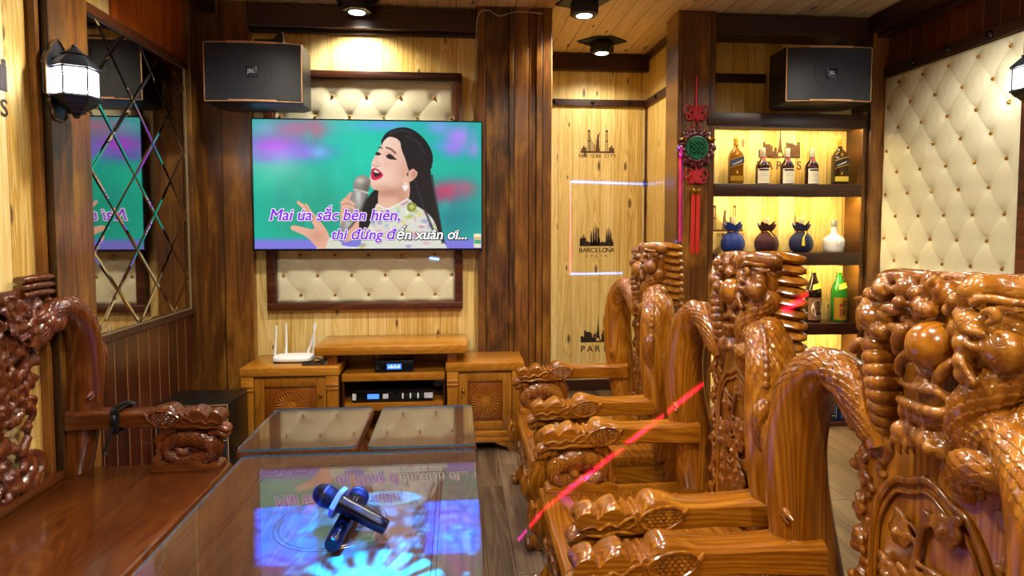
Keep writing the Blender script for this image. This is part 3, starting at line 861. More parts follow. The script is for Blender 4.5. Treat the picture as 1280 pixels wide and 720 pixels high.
def lyric(name, s, x, y, size, fillc, outc):
    """x, y in picture coordinates of the left end of the base line"""
    px = lambda q: -w_ / 2 + .008 + (w_ - .016) * (q - 50) / 1040
    pz = lambda q: h_ - .008 - (h_ - .022) * (q - 75) / 580
    me = text_mesh(s.replace('ơ', 'o'), 1, 0, 0, 'LEFT')
    boxes = serif(me); horn = []
    if 'ơ' in s:
        hx = width(s[:s.index('ơ')] + 'o'); horn = [(hx - .09, .40), (hx + .0, .43), (hx + .045, .50), (hx + .03, .57), (hx - .035, .55), (hx - .02, .49)]
    def at_(X_, Y_, dx, dy, lv): return Vector((px(x) + size * (X_ + dx + .24 * (Y_ + dy)), -.0015 - lv, pz(y) + size * (Y_ + dy)))
    o = None
    for layer, (c, rad, sh) in enumerate((('lyric_shadow', .062, .03), (outc, .062, 0), (fillc, .018, 0))):
        b = MB(); m_ = 12 if rad > .03 else 6
        for k in range(m_ + 1):
            r_ = 0 if k == m_ else rad
            dx, dy = r_ * math.cos(2 * PI * k / m_) + sh, r_ * math.sin(2 * PI * k / m_) - sh
            lv = .0012 * layer + .00004 * k
            b.add([at_(v.co.x, v.co.y, dx, dy, lv) for v in me.vertices], [tuple(p.vertices) for p in me.polygons])
            if horn: b.add([at_(q, w, dx, dy, lv + .00003) for q, w in horn], [tuple(range(6))])
            for a0, a1, c0, c1 in boxes:
                lo, hi = min(c0, c1), max(c0, c1)
                b.add([at_(q, w, dx, dy, lv + .00002) for q, w in ((a0, lo), (a1, lo), (a1, hi), (a0, hi))], [(0, 1, 2, 3)])
        q = b.build(name if layer == 0 else ('letter_outline' if layer == 1 else 'letter_fill'), c, t if layer == 0 else o, smooth=0, fixn=False)
        if layer == 0: o = q
    return me
MT['lyric_shadow'] = glow('lyric_shadow', '#101018', .6); MT['lyric_white'] = glow('lyric_white', '#ffffff', 1); MT['lyric_purple'] = glow('lyric_purple', '#8a1fe6', 1); MT['lyric_black'] = glow('lyric_black', '#08080c', 1)
u_ = (w_ - .016) / 1040
sz = 592 * u_ / width('Mai úa sắc bên hiên,')
lyric('lyric_line', 'Mai úa sắc bên hiên,', 116, 525, sz, 'lyric_purple', 'lyric_white')
sz2 = 625 * u_ / width('thì đừng đến xuân ơi...')
xa = 392 + (width('thì đừng đn') - width('n') ) * sz2 / u_ + 4
lyric('lyric_line', 'thì đừng đ', 392, 612, sz2, 'lyric_purple', 'lyric_white')
lyric('lyric_line', 'ến xuân ơi...', xa, 612, sz2, 'lyric_white', 'lyric_black')
b = MB(); b.box(w_ / 2 - .062, w_ / 2 - .012, -.0025, -.0005, .018, .115)
stk = b.build('energy_sticker', flat('sticker_white', '#dfe9e4', .5), t, smooth=0)
b = MB(); b.box(w_ / 2 - .060, w_ / 2 - .014, -.0032, -.0026, .046, .074); b.build('sticker_band', flat('sticker_green', '#3fae84', .5), stk, smooth=0)
b = MB(); b.box(w_ / 2 - .060, w_ / 2 - .014, -.0032, -.0026, .079, .089); b.build('sticker_band', flat('sticker_orange', '#e0a23a', .5), stk, smooth=0)

# ================================================================== loudspeakers
def loudspeaker(label, loc, yaw, group):
    """wide cabinet with sloping rear corners, local front is -y, origin at its centre"""
    t = thing('loudspeaker', label, 'loudspeaker', loc, yaw, group)
    W, Hh = .295, .185
    def outl(dx=0):                               # plan (x,y): bowed front edge, cut rear corners
        fr = [(-W + 2 * W * k / 12, -.03 * (1 - (2 * k / 12 - 1) ** 2)) for k in range(13)]
        return fr + [(W * .995, .02), (W * .99, .24), (W * .80, .31), (-W * .80, .31), (-W * .99, .24), (-W * .995, .02)]
    b = MB(); b.prism(outl(), -Hh, Hh, 'z'); b.build('cabinet', flat('speaker_cabinet', '#14171c', .45) if 'speaker_cab' not in MT else MT['speaker_cab'], t, bevel=.005)
    def front(x, off): return -.03 * (1 - (x / W) ** 2) - off
    b = MB()
    xs = [-W * .97 + 2 * W * .97 * k / 24 for k in range(25)]
    V = []
    for x in xs: V += [(x, front(x, .004), -Hh * .95), (x, front(x, .004), Hh * .95), (x, front(x, .012), Hh * .93), (x, front(x, .012), -Hh * .93)]
    F = []
    for k in range(24):
        for j in range(4): F.append((4 * k + j, 4 * k + (j + 1) % 4, 4 * k + 4 + (j + 1) % 4, 4 * k + 4 + j))
    F += [(0, 1, 2, 3), (96, 99, 98, 97)]
    b.add(V, F); g = b.build('grille', 'grille', t, smooth=40)
    b = MB(); b.tube([(.0 + .115 * math.cos(a), front(.115 * math.cos(a), .0125), .115 * math.sin(a)) for a in np.linspace(0, 2 * PI, 40)[:-1]], .0022, 6, closed=True)
    b.build('cone_ring', 'grille_line', g)
    b = MB(); b.tube([(x, front(x, .0125), .012 - .012 * abs(x / W)) for x in xs], .0018, 6); b.build('grille_seam', 'grille_line', g)
    b = MB()
    for s in (-1, 1):
        b.tube([(x, front(x, .010), s * Hh * .965) for x in xs], .0035, 6)
        q = [x for x in xs if abs(x) < W * .50]
        b.tube([(x, front(x, .012), s * Hh * .955) for x in q], .0075, 6)
        b.tube([(s * W * .985, front(W, .008), -Hh * .96), (s * W * .985, front(W, .008), Hh * .96)], .004, 6)
    b.build('copper_trim', 'copper', t)
    b = MB(); b.box(-.036, .036, -.05, -.040, -.034, .034); bd = b.build('badge', flat('badge_navy', '#1a2233', .35, .3), t, bevel=.003)
    b = MB(); add_text(b, 'JBL', .034, facing((0, -.0508, -.010), (1, 0, 0)), bold=.012); b.build('badge_letters', flat('badge_letters', '#c9ced6', .3, .5), bd, smooth=0, fixn=False)
    b = MB(); b.box(-.035, .035, .03, .16, Hh, Hh + .012); b.prism([(-.02, Hh + .01), (.10, Hh + .055), (.13, Hh + .09), (.15, Hh + .09), (.16, Hh + .05), (.06, Hh + .012)], .085, .10, 'y')
    b.cyl((-.06, .10, Hh), (-.06, .10, Hh + .03), .012); b.cyl((.15, .092, Hh + .06), (.15, .092, Hh + .10), .010)
    b.box(-.02, .16, .09, .36, Hh + .03, Hh + .05)
    b.build('bracket', 'navy_metal', t, bevel=.002)
    return t
gm = NT('speaker_grille'); tc = gm.n('TexCoord').outputs['Object']
w1 = gm.n('TexWave', {'Vector': tc, 'Scale': 60}, bands_direction='X').outputs[1]; w2 = gm.n('TexWave', {'Vector': tc, 'Scale': 60}, bands_direction='Z').outputs[1]
gm.set(Base_Color=gm.mix(gm.mth('MULTIPLY', w1, w2), (.0015, .003, .008, 1), (.004, .008, .02, 1)), Roughness=.5, Sheen_Weight=.2)
MT['grille'] = gm.m; MT['grille_line'] = flat('grille_line', '#39404f', .4, .3); MT['speaker_cab'] = flat('speaker_cabinet', '#0a0f17', .42)
loudspeaker('wide black loudspeaker with copper trim left of the television', (-1.255, 3.95, 2.445), R(1), 'karaoke loudspeakers')
loudspeaker('wide black loudspeaker with copper trim above the bar shelves', (2.495, 3.95, 2.515), R(-3), 'karaoke loudspeakers')

# ================================================================== subwoofer on the floor
t = thing('subwoofer', 'black floor subwoofer with copper front edge behind the long bench', 'subwoofer', (-1.53, 3.73, 0))
b = MB(); b.box(-.20, .21, -.13, .18, .03, .475); b.build('cabinet', flat('sub_black', '#0a0d0c', .3), t, bevel=.008)
b = MB(); b.box(-.185, .195, -.148, -.13, .045, .46); b.build('grille', 'grille', t, bevel=.004)
b = MB(); b.tube([(-.193, -.14, .04), (.203, -.14, .04), (.203, -.14, .468), (-.193, -.14, .468)], .004, 6, closed=True); b.tube([(-.19, -.149, .262), (.2, -.149, .262)], .0025, 6); b.build('copper_trim', 'copper', t)
for x in (-.16, .17):
    for y in (-.09, .14):
        b = MB(); b.cyl((x, y, 0), (x, y, .032), .02); b.build('foot', 'black', t)
b = MB(); b.ell((.185, -.150, .155), .006); b.build('indicator', glow('red_led', '#ff3030', 4), t)

# ================================================================== bar shelves and what stands on them
MT['strip'] = glow('warm_led_strip', (1.0, .76, .34), 130)
for k, (zb, zt, lab) in enumerate(((2.217, 2.309, 'dark wooden bar shelf under the right loudspeaker, topmost'), (1.721, 1.802, 'dark wooden bar shelf carrying the row of whisky bottles'),
                                   (1.219, 1.301, 'dark wooden bar shelf carrying the velvet pouch bottles'), (.705, .778, 'dark wooden bar shelf carrying the green bottle'))):
    t = thing('bar_shelf', lab, 'shelf', (2.40, 4.25, zb), 0, 'bar shelves')
    b = MB(); b.box(-.56 - (.06 if k == 0 else 0), .56 + (.03 if k == 0 else 0), -.01, .19, 0, zt - zb); b.build('board', 'dark_h', t, bevel=.004)
    b = MB(); b.box(-.555, .555, -.009, .010, -.011, .003); b.build('front_lip', 'dark_h', t, smooth=0)
    b = MB(); b.box(-.54, .545, .012, .028, -.006, -.0005); b.build('led_strip', 'strip', t, smooth=0)
t = thing('shelf_plinth', 'dark wooden plinth at the floor under the bar shelves', 'shelf', (2.40, 4.25, 0))
b = MB(); b.box(-.56, .56, .0, .19, 0, .025); b.build('board', 'dark_h', t, bevel=.004)
b = MB(); b.box(-.56, .56, -.008, .0, 0, .03); b.build('front_lip', 'frame', t, bevel=.002)

def gl(name, col, tr=.55, rough=.06):
    m = NT(name); m.set(Base_Color=srgb(col), Roughness=rough, Transmission_Weight=tr, IOR=1.45, Coat_Weight=.3); return m.m
MT['amber'] = gl('amber_glass', '#9a6420', .45); MT['amber_dark'] = gl('dark_amber_glass', '#4a3212', .35); MT['wine'] = gl('dark_wine_glass', '#3a1016', .25); MT['green_g'] = gl('green_glass', '#3fae3c', .5); MT['brown_g'] = gl('brown_glass', '#1c0d08', .2)
MT['label_cream'] = flat('label_cream', '#e9e3cf', .6); MT['label_navy'] = flat('label_navy', '#27345a', .5); MT['label_black'] = flat('label_black', '#141414', .5)
MT['label_gold'] = flat('label_gold', '#c99a2a', .35, .5); MT['foil'] = flat('silver_foil', '#b8b4a6', .3, .6); MT['cork'] = flat('cork_cap', '#b8a482', .6); MT['gold_cap'] = flat('gold_cap', '#c79a35', .3, .7)
MT['white_ceramic'] = flat('white_ceramic', '#eef0f0', .2, coat=.5); MT['brown_label'] = flat('brown_label', '#7c5433', .6); MT['ribbon_red'] = flat('ribbon_red', '#b3323a', .6); MT['label_yellow'] = flat('label_yellow', '#dcc23a', .5)

def rsq(w, d, r, n=5):
    P = []
    for cx, cy, a0 in ((w - r, d - r, 0), (-w + r, d - r, 90), (-w + r, -d + r, 180), (w - r, -d + r, 270)):
        for k in range(n + 1):
            a = R(a0 + 90 * k / n); P.append((cx + r * math.cos(a), cy + r * math.sin(a)))
    return P
def loft(b, secs):
    """stack of outlines (list of xy, z) joined by side faces"""
    n = len(secs[0][0]); V = []; F = []
    for P, z in secs: V += [(x, y, z) for x, y in P]
    for i in range(len(secs) - 1):
        for j in range(n): F.append((i * n + j, i * n + (j + 1) % n, (i + 1) * n + (j + 1) % n, (i + 1) * n + j))
    F += [tuple(range(n - 1, -1, -1)), tuple(range((len(secs) - 1) * n, len(secs) * n))]
    b.add(V, F)
def square_whisky(label, loc, glass, lab, foot):
    t = thing('whisky_bottle', label, 'bottle', loc, R(-8), 'whisky bottles')
    b = MB()
    S = lambda w, r: rsq(w, w * .8, r)
    loft(b, [(S(.044, .012), 0), (S(.048, .012), .006), (S(.048, .012), .20), (S(.046, .014), .222), (S(.036, .018), .245), (S(.022, .0135), .262), (S(.0165, .0128), .275), (S(.016, .0125), .29)])
    b.build('glass_body', glass, t, smooth=50)
    b = MB(); loft(b, [(rsq(.019, .019, .0185), .288), (rsq(.019, .019, .0185), .300), (rsq(.0165, .0165, .016), .302), (rsq(.0165, .0165, .016), .312), (rsq(.019, .019, .0185), .314), (rsq(.0185, .0185, .018), .338)]); b.build('cap', 'gold_cap', t, smooth=40)
    b = MB(); b.add([(-.0488, -.0394, .125), (.0488, -.0394, .155), (.0488, -.0394, .205), (-.0488, -.0394, .175)], [(0, 1, 2, 3)]); lb = b.build('slanted_label', lab, t, smooth=0)
    b = MB()
    for z0, z1 in ((.119, .1235), (.1765, .181)):
        b.add([(-.0489, -.0396, z0), (.0489, -.0396, z0 + .03), (.0489, -.0396, z1 + .03), (-.0489, -.0396, z1)], [(0, 1, 2, 3)])
    b.build('label_border', 'label_gold', lb, smooth=0)
    b = MB(); b.tube([(-.034 + .068 * k / 30, -.0398, .156 + .03 * (k / 30 - .5) + .007 * math.sin(k * 1.15)) for k in range(31)], .0014, 5); b.build('label_script', 'label_cream', lb)
    b = MB(); b.add([(-.0485, -.0396, .026), (.0485, -.0396, .026), (.0485, -.0396, .062), (-.0485, -.0396, .062)], [(0, 1, 2, 3)]); b.build('base_label', foot, t, smooth=0)
    for q in ((.0, -.038, .085), (0, -.036, .222)):
        b = MB(); b.ell(q, (.0075, .003, .012)); b.build('emblem', 'label_gold', t)
    return t
square_whisky('square amber whisky bottle with a blue slanted label, leftmost on its shelf', (2.04, 4.335, 1.802), 'amber', 'label_navy', 'label_gold')
square_whisky('square whisky bottle with a black slanted label at the right end of its shelf', (2.845, 4.335, 1.802), 'amber_dark', 'label_black', 'label_yellow')
def cognac():
    t = thing('liqueur_bottle', 'x', 'bottle', (0, 0, 0), 0, 'cream labelled bottles')
    b = MB(); b.lathe([(.044, 0), (.048, .005), (.048, .125), (.047, .14), (.040, .158), (.026, .176), (.018, .192), (.0165, .21), (.0165, .235)], n=24); b.build('glass_body', 'wine', t, smooth=60)
    b = MB(); b.lathe([(.0195, .205), (.0195, .262), (.0175, .268), (.0165, .27)], n=20); b.build('foil_cap', 'foil', t, smooth=40)
    def arc(r, z0, z1, a): return [(r * math.sin(x), -r * math.cos(x), z) for z in (z0, z1) for x in np.linspace(-a, a, 13)]
    def patch(b, r, z0, z1, a):
        b.add(arc(r, z0, z1, a), [(k, k + 1, 14 + k, 13 + k) for k in range(12)])
    b = MB(); patch(b, .0485, .008, .118, 1.1); lb = b.build('front_label', 'label_cream', t)
    b = MB(); patch(b, .0488, .100, .114, .85); b.build('label_band', 'label_black', lb)
    b = MB()
    for z in (.09, .078, .07, .062, .03): patch(b, .0488, z, z + .0025, .6)
    b.build('label_lines', 'foil', lb)
    b = MB(); b.ell((0, -.036, .157), (.018, .010, .014)); b.build('neck_seal', 'label_navy', t)
    b = MB()
    for s, in ((-1,), (1,)): b.tube([(s * .004, -.020, .205), (s * .007, -.028, .178), (s * .010, -.038, .160)], .005, 6, flat=(1, .5))
    b.build('neck_ribbon', 'ribbon_red', t)
    b = MB(); b.tube([(0, -.021, .205), (0, -.030, .178), (0, -.041, .162)], .005, 6, flat=(1, .5)); b.build('neck_ribbon', 'label_navy', t)
    return t
cg = cognac()
for i, (x, lab) in enumerate(((2.245, 'dark bottle with cream label next to the blue labelled whisky'), (2.436, 'dark bottle with cream label in the exact middle of the top row'), (2.628, 'dark bottle with cream label beside the black labelled whisky'))):
    o = cg if i == 0 else copy_tree(cg); o.location = (x, 4.335, 1.802); o['label'] = lab; o.rotation_euler = (0, 0, R(-6 + 5 * i))
def velvet(name, col):
    m = NT(name); n = m.n('TexNoise', {'Scale': 45.0, 'Detail': 4}); m.set(Base_Color=m.mix(n.outputs[0], srgb(col[0]), srgb(col[1])), Roughness=.8, Sheen_Weight=.25, Sheen_Roughness=.35); return m.m
MT['vel_blue'] = velvet('royal_blue_velvet', ('#0a1a58', '#1e3c94')); MT['vel_red'] = velvet('wine_red_velvet', ('#26040e', '#4c0e20')); MT['vel_navy'] = velvet('navy_velvet', ('#040824', '#101e54'))
def pouch(label, loc, mat, tassel):
    t = thing('pouch_bottle', label, 'bottle', loc, 0, 'velvet pouch bottles'); t.scale = (1.0, 1.0, 1.12)
    b = MB(); prof = [(.050, 0), (.074, .012), (.086, .045), (.085, .075), (.074, .100), (.050, .122), (.037, .131), (.035, .138), (.047, .152), (.058, .170), (.064, .192)]
    n = 40; V = []; F = []
    for i, (r, z) in enumerate(prof):
        for j in range(n):
            th = 2 * PI * j / n
            am = (.03 if z < .11 else .10 if z < .145 else .11) * r
            rr = r + am * math.sin(9 * th + .5 * math.sin(3 * th)) * (0 if i == 0 else 1)
            V.append((rr * math.cos(th), rr * math.sin(th) * .85, z + (.010 * math.sin(5 * th + 1) + .006 * math.sin(9 * th) if i == len(prof) - 1 else 0)))
    for i in range(len(prof) - 1):
        for j in range(n): F.append((i * n + j, i * n + (j + 1) % n, (i + 1) * n + (j + 1) % n, (i + 1) * n + j))
    k = len(V); V += [(.02 * math.cos(2 * PI * j / n), .02 * math.sin(2 * PI * j / n), .155) for j in range(n)]
    F += [(k - n + j, k - n + (j + 1) % n, k + (j + 1) % n, k + j) for j in range(n)] + [tuple(range(n - 1, -1, -1))]
    b.add(V, F); b.build('velvet_pouch', mat, t, smooth=80)
    b = MB(); b.lathe([(.021, .15), (.021, .205), (.0235, .207), (.0235, .234), (.022, .236)], n=20); b.build('cork_cap', 'cork', t, smooth=40)
    b = MB(); b.tube([(.039 * math.cos(a), .033 * math.sin(a), .136 + .003 * math.sin(a * 2)) for a in np.linspace(0, 2 * PI, 30)[:-1]], .0042, 6, closed=True); c = b.build('gold_cord', 'gold', t)
    if tassel:
        s = tassel
        b = MB(); b.tube(spline([(.01 * s, -.035, .143), (.0, -.060, .125), (-.030 * (1 if s > 0 else -2.6), -.080 if s > 0 else -.04, .098 if s > 0 else .06)], 10), .003, 6)
        q = (-.030, -.083, .092) if s > 0 else (.082, -.045, .052)
        b.ell(q, (.008, .008, .009)); b.lathe([(.006, q[2] - .002), (.009, q[2] - .012), (.012, q[2] - .046), (.003, q[2] - .047)], (q[0], q[1], 0), 10); b.build('tassel', 'label_yellow', c)
    return t
pouch('bottle in a bright blue velvet pouch, leftmost of the three pouches', (2.03, 4.34, 1.301), 'vel_blue', 0)
pouch('bottle in a wine red velvet pouch with cork cap', (2.29, 4.34, 1.301), 'vel_red', -1)
pouch('bottle in a navy velvet pouch with gold tassel beside the white bottle', (2.56, 4.34, 1.301), 'vel_navy', 1)
t = thing('ceramic_bottle', 'white ceramic bottle with long neck beside the navy pouch', 'bottle', (2.817, 4.34, 1.301))
b = MB(); b.lathe([(.062, 0), (.068, .004), (.072, .03), (.077, .082), (.074, .098), (.055, .118), (.032, .130), (.024, .142), (.022, .185), (.0225, .19)], n=30); bd = b.build('body', 'white_ceramic', t, smooth=60)
b = MB(); b.lathe([(.024, .19), (.024, .236), (.022, .24)], n=20); b.build('cap', 'foil', t, smooth=40)
b = MB()
for x in (-.02, 0, .02): b.tube([(x + .011 * math.cos(a), -.0765 + abs(x) * .25, .062 + .014 * math.sin(a)) for a in np.linspace(0, 2 * PI, 14)[:-1]], .0022, 5, closed=True)
b.build('raised_emblem', 'white_ceramic', bd)
def sake(label, loc, glass, capm, neck, lab):
    t = thing('sake_bottle', label, 'bottle', loc, 0)
    b = MB(); b.lathe([(.052, 0), (.057, .006), (.057, .215), (.054, .245), (.040, .285), (.026, .322), (.018, .355), (.016, .385)], n=28); b.build('glass_body', glass, t, smooth=60)
    b = MB(); b.lathe([(.0185, .372), (.0185, .405), (.017, .41)], n=18); b.build('cap', capm, t, smooth=40)
    def patch(b, r0, r1, z0, z1, a, slant=0):
        V = [(r * math.sin(x), -r * math.cos(x), z + slant * x) for r, z in ((r0, z0), (r1, z1)) for x in np.linspace(-a, a, 13)]
        b.add(V, [(k, k + 1, 14 + k, 13 + k) for k in range(12)])
    b = MB(); patch(b, .0545, .0415, .250, .288, 1.2, .012); b.build('neck_label', neck, t)
    b = MB(); patch(b, .0578, .0578, .018, .185, 1.15); lb = b.build('front_label', lab, t)
    return t, lb
t, lb = sake('dark brown sake bottle with white round label behind the carved mane', (2.664, 4.335, .778), 'brown_g', 'label_gold', 'label_yellow', 'brown_label')
def bend(M, r): pass
b = MB(); V = []; n = 24
b.add([(.04 * math.cos(2 * PI * k / n), -math.sqrt(.0584 ** 2 - (.04 * math.cos(2 * PI * k / n)) ** 2) - .0004, .108 + .062 * math.sin(2 * PI * k / n)) for k in range(n)], [tuple(range(n))]); b.build('label_disc', 'label_cream', lb, smooth=0)
b = MB()
for i, ch in enumerate('松竹梅'): add_text(b, ch, .040, facing((.008, -.0612, .132 - .041 * i), (1, 0, 0)), bold=.012)
b.build('label_writing', 'label_black', lb, smooth=0, fixn=False)
t, lb = sake('green sake bottle with a gold label at the right end of the lower shelf', (2.868, 4.335, .778), 'green_g', 'label_yellow', 'label_yellow', 'label_gold')
b = MB()
for i, ch in enumerate('初彩'): add_text(b, ch, .056, facing((.012, -.0602, .115 - .062 * i), (1, 0, 0)), bold=.012)
b.build('label_writing', 'label_black', lb, smooth=0, fixn=False)
b = MB(); b.box(-.034, -.014, -.0615, -.0605, .115, .14); b.box(-.030, -.018, -.0615, -.0605, .04, .10); b.build('label_seal', 'ribbon_red', lb, smooth=0)
for i, (x, lab) in enumerate(((2.815, 'small navy carton on the plinth, left of the pair under the shelves'), (2.915, 'small navy carton on the plinth, right of the pair under the shelves'))):
    t = thing('carton', lab, 'box', (x, 4.33, .025), 0, 'navy cartons')
    b = MB(); b.box(-.044, .044, -.04, .04, 0, .135); b.build('box_body', flat('carton_navy', '#10264e', .5) if i == 0 else bpy.data.materials['carton_navy'], t, bevel=.003)
    b = MB(); b.tube([(-.028, -.041, .02), (.028, -.041, .02), (.028, -.041, .115), (-.028, -.041, .115)], .0022, 4, closed=True); b.tube([(.014 * math.cos(a), -.041, .075 + .02 * math.sin(a * 2) + .01 * math.cos(a)) for a in np.linspace(0, 2 * PI, 16)[:-1]], .002, 4, closed=True); b.tube([(-.018, -.041, .04), (.018, -.041, .04)], .003, 4)
    b.build('printed_border', 'foil', t)

# ================================================================== knot pendant on the pillar
t = thing('knot_pendant', 'red Chinese knot pendant with green disc hanging on the stained pillar', 'pendant', (1.70, 4.25, 2.055))
for q in (([(0, -.006, .50), (0, -.008, .29)], .0085), ([(-.05, -.018, .11), (0, -.012, .20), (.05, -.018, .11)], .006), ([(0, -.012, -.125), (0, -.012, -.17)], .007)):
    b = MB(); b.tube(q[0], q[1], 8); b.build('cord', 'red_cord', t)
def knot(cz, s):
    b = MB()
    for sx in (-1, 1):
        for q, (a, r) in enumerate((((.055, .02), .036), ((.045, -.02), .030), ((.03, .0), .024))):
            b.tube([(sx * a[0] * s + r * s * math.cos(x), -.012 - .003 * q, cz + a[1] * s + r * s * math.sin(x)) for x in np.linspace(0, 2 * PI, 20)[:-1]], .0042 * s, 6, closed=True)
    for k in range(-2, 3):
        b.tube([(-.03 * s + .012 * s * k, -.014, cz + .05 * s - abs(k) * .004), (.03 * s + .012 * s * k, -.018, cz - .05 * s)], .0055 * s, 6)
        b.tube([(.03 * s + .012 * s * k, -.018, cz + .05 * s), (-.03 * s + .012 * s * k, -.014, cz - .05 * s + abs(k) * .004)], .0055 * s, 6)
    return b.build('knot', 'red_cord', t)
knot(.245, 1.0); knot(-.205, .95)
b = MB(); b.lathe([(.118, -.002), (.128, -.012), (.122, -.024), (.10, -.032), (.085, -.030), (.08, -.024), (.0005, -.022)], (0, 0, 0), 36, 'y')
for k in range(14):
    a = 2 * PI * k / 14; b.ell((.122 * math.cos(a), -.018, .122 * math.sin(a)), (.026, .014, .026), n=10, m=6); b.ell((.098 * math.cos(a + .2), -.032, .098 * math.sin(a + .2)), (.014, .009, .014), n=8, m=6)
b.build('carved_ring', 'maroon', t, remesh=.004, relax=2, smooth=180)
b = MB(); b.lathe([(.083, -.028), (.082, -.036), (.074, -.037), (.070, -.033), (.0005, -.033)], (0, 0, 0), 32, 'y')
for q in ((-.03, .03, .05, .006), (.03, .03, .05, .006), (0, 0, .1, .006), (-.03, -.03, .05, .006), (.03, -.03, .05, .006)): b.box(q[0] - q[2] / 2, q[0] + q[2] / 2, -.045, -.036, q[1] - q[3], q[1] + q[3])
for q in (-.045, -.015, .015, .045): b.box(q - .005, q + .005, -.045, -.036, -.045, .045)
b.build('jade_disc', 'jade', t, smooth=40)
for s in (-1, 1):
    b = MB(); b.tube(spline([(s * .085, -.036, .048), (s * .105, -.042, .060), (s * .128, -.038, .050)], 8), [.005, .012, .014, .015, .015, .014, .012, .005], 8); b.build('gold_leaf', 'gold', t)
b = MB(); b.box(-.030, -.004, -.020, -.006, -.335, -.295); b.box(.004, .030, -.020, -.006, -.335, -.295); b.build('tassel_cap', 'gold', t, bevel=.002)
for s in (-1, 1):
    b = MB()
    for k in range(9): b.tube([(s * .017 - .011 + .00275 * k, -.013 - .003 * (k % 3), -.33), (s * .018 - .013 + .0033 * k, -.012 - .004 * (k % 2), -.74 - .008 * (k % 4))], .0022, 5)
    b.build('tassel', 'red_tassel', t)

# ================================================================== TV console
def medallion(par, cx, cz, y, r, mat):
    b = MB()
    for k in range(44):
        a = 2 * PI * k / 44; b.ell((cx + r * math.cos(a), y, cz + r * math.sin(a)), .0042, n=6, m=4)
    for k in range(28):
        a = 2 * PI * k / 28; b.tube([(cx + r * q * math.cos(a), y + .001, cz + r * q * math.sin(a)) for q in (.34, .6, .88)], [.0018, .0032, .004], 5)
    b.tube([(cx + r * .30 * math.cos(a), y, cz + r * .30 * math.sin(a)) for a in np.linspace(0, 2 * PI, 24)[:-1]], .004, 6, closed=True)
    for k in range(8):
        a = 2 * PI * k / 8; b.ell((cx + r * .17 * math.cos(a), y, cz + r * .17 * math.sin(a)), (.010, .005, .010), n=8, m=5)
    b.ell((cx, y, cz), (.012, .006, .012))
    return b.build('sunburst_carving', mat, par)
def cabinet(label, x0, x1, yf, hinge):
    cx = (x0 + x1) / 2; w = (x1 - x0) / 2
    t = thing('side_cabinet', label, 'cabinet', (cx, yf, 0), 0, 'console cabinets')
    b = MB(); b.box(-w, w, 0, .42, .545, .60); b.build('top_slab', 'cab_x', t, bevel=.006)
    b = MB(); b.box(-w + .02, w - .02, .03, .41, .06, .545); b.build('body', 'cab_z', t, bevel=.003)
    for s in (-1, 1):
        b = MB(); xa = s * (w - .045); b.box(xa - .036, xa + .036, .008, .035, .03, .543); b.build('pilaster', 'cab_z', t, bevel=.003)
        b = MB(); b.prism([(.004, .543), (.004, .50), (-.002, .485), (.004, .465), (.0, .455), (.012, .445), (.03, .445), (.03, .543)], xa - .038, xa + .038, 'x'); b.build('corbel', 'cab_x', t, bevel=.002)
    dx = w - .085
    d = MB(); z0, z1 = .15, .53
    for a in ((-dx, -dx + .06, z0, z1), (dx - .06, dx, z0, z1), (-dx + .06, dx - .06, z0, z0 + .055), (-dx + .06, dx - .06, z1 - .055, z1)): d.box(a[0], a[1], .012, .034, a[2], a[3])
    door = d.build('door', 'cab_z', t, bevel=.003)
    b = MB(); b.box(-dx + .06, dx - .06, .022, .034, z0 + .055, z1 - .055); b.box(-dx + .075, dx - .075, .016, .03, z0 + .07, z1 - .07); b.build('door_panel', 'cab_door', door, bevel=.004)
    medallion(door, 0, (z0 + z1) / 2, .0145, .105, 'cab_x')
    b = MB(); b.cyl((hinge * (dx - .03), .014, .42), (hinge * (dx - .03), -.004, .42), .005); b.ell((hinge * (dx - .03), -.010, .42), .012); b.build('knob', 'bronze', door)
    b = MB(); b.box(-dx, dx, .012, .034, .062, .145); dr = b.build('drawer', 'cab_x', t, bevel=.004)
    b = MB(); b.box(-dx + .012, dx - .012, .006, .014, .072, .100); b.box(-dx + .012, dx - .012, .006, .014, .107, .136); b.build('drawer_moulding', 'cab_x', dr, bevel=.003)
    for s in (-1, 1):
        b = MB(); b.prism([(s * (w - .02), .062), (s * (w - .20), .062), (s * (w - .17), .045), (s * (w - .12), .03), (s * (w - .10), 0), (s * (w - .02), 0)], .012, .06, 'y'); b.build('bracket_foot', 'cab_z', t, bevel=.003)
        b = MB(); b.box(min(s * (w - .1), s * (w - .02)), max(s * (w - .1), s * (w - .02)), .34, .41, 0, .062); b.build('rear_foot', 'cab_z', t, bevel=.003)
cabinet('honey wood cabinet with sunburst door carrying the white router', -1.372, -.757, 3.92, 1)
cabinet('honey wood cabinet with sunburst door on the right beside the dark column', -.082, .437, 3.95, -1)
t = thing('shelf_unit', 'low honey wood shelf unit between the two sunburst cabinets', 'shelf', (-.42, 3.98, 0))
for z0, z1, y0 in ((.487, .535, 0), (.285, .335, .02), (.05, .09, .02)):
    b = MB(); b.box(-.333, .334, y0, .36, z0, z1); b.build('shelf_board', 'cab_x', t, bevel=.004)
b = MB(); b.box(-.333, .334, .36, .375, .0, .535); b.build('back_panel', 'red_z', t, smooth=0)
for s in (-1, 1):
    b = MB(); b.box(s * .327 - .006, s * .327 + .006, .02, .36, 0, .487); b.build('side_panel', 'red_z', t, smooth=0)
t = thing('raised_shelf', 'raised honey wood top bridging the two sunburst cabinets', 'shelf', (-.425, 3.95, .60))
b = MB(); b.box(-.495, .487, .0, .42, .066, .122); b.build('top_board', 'cab_x', t, bevel=.006)
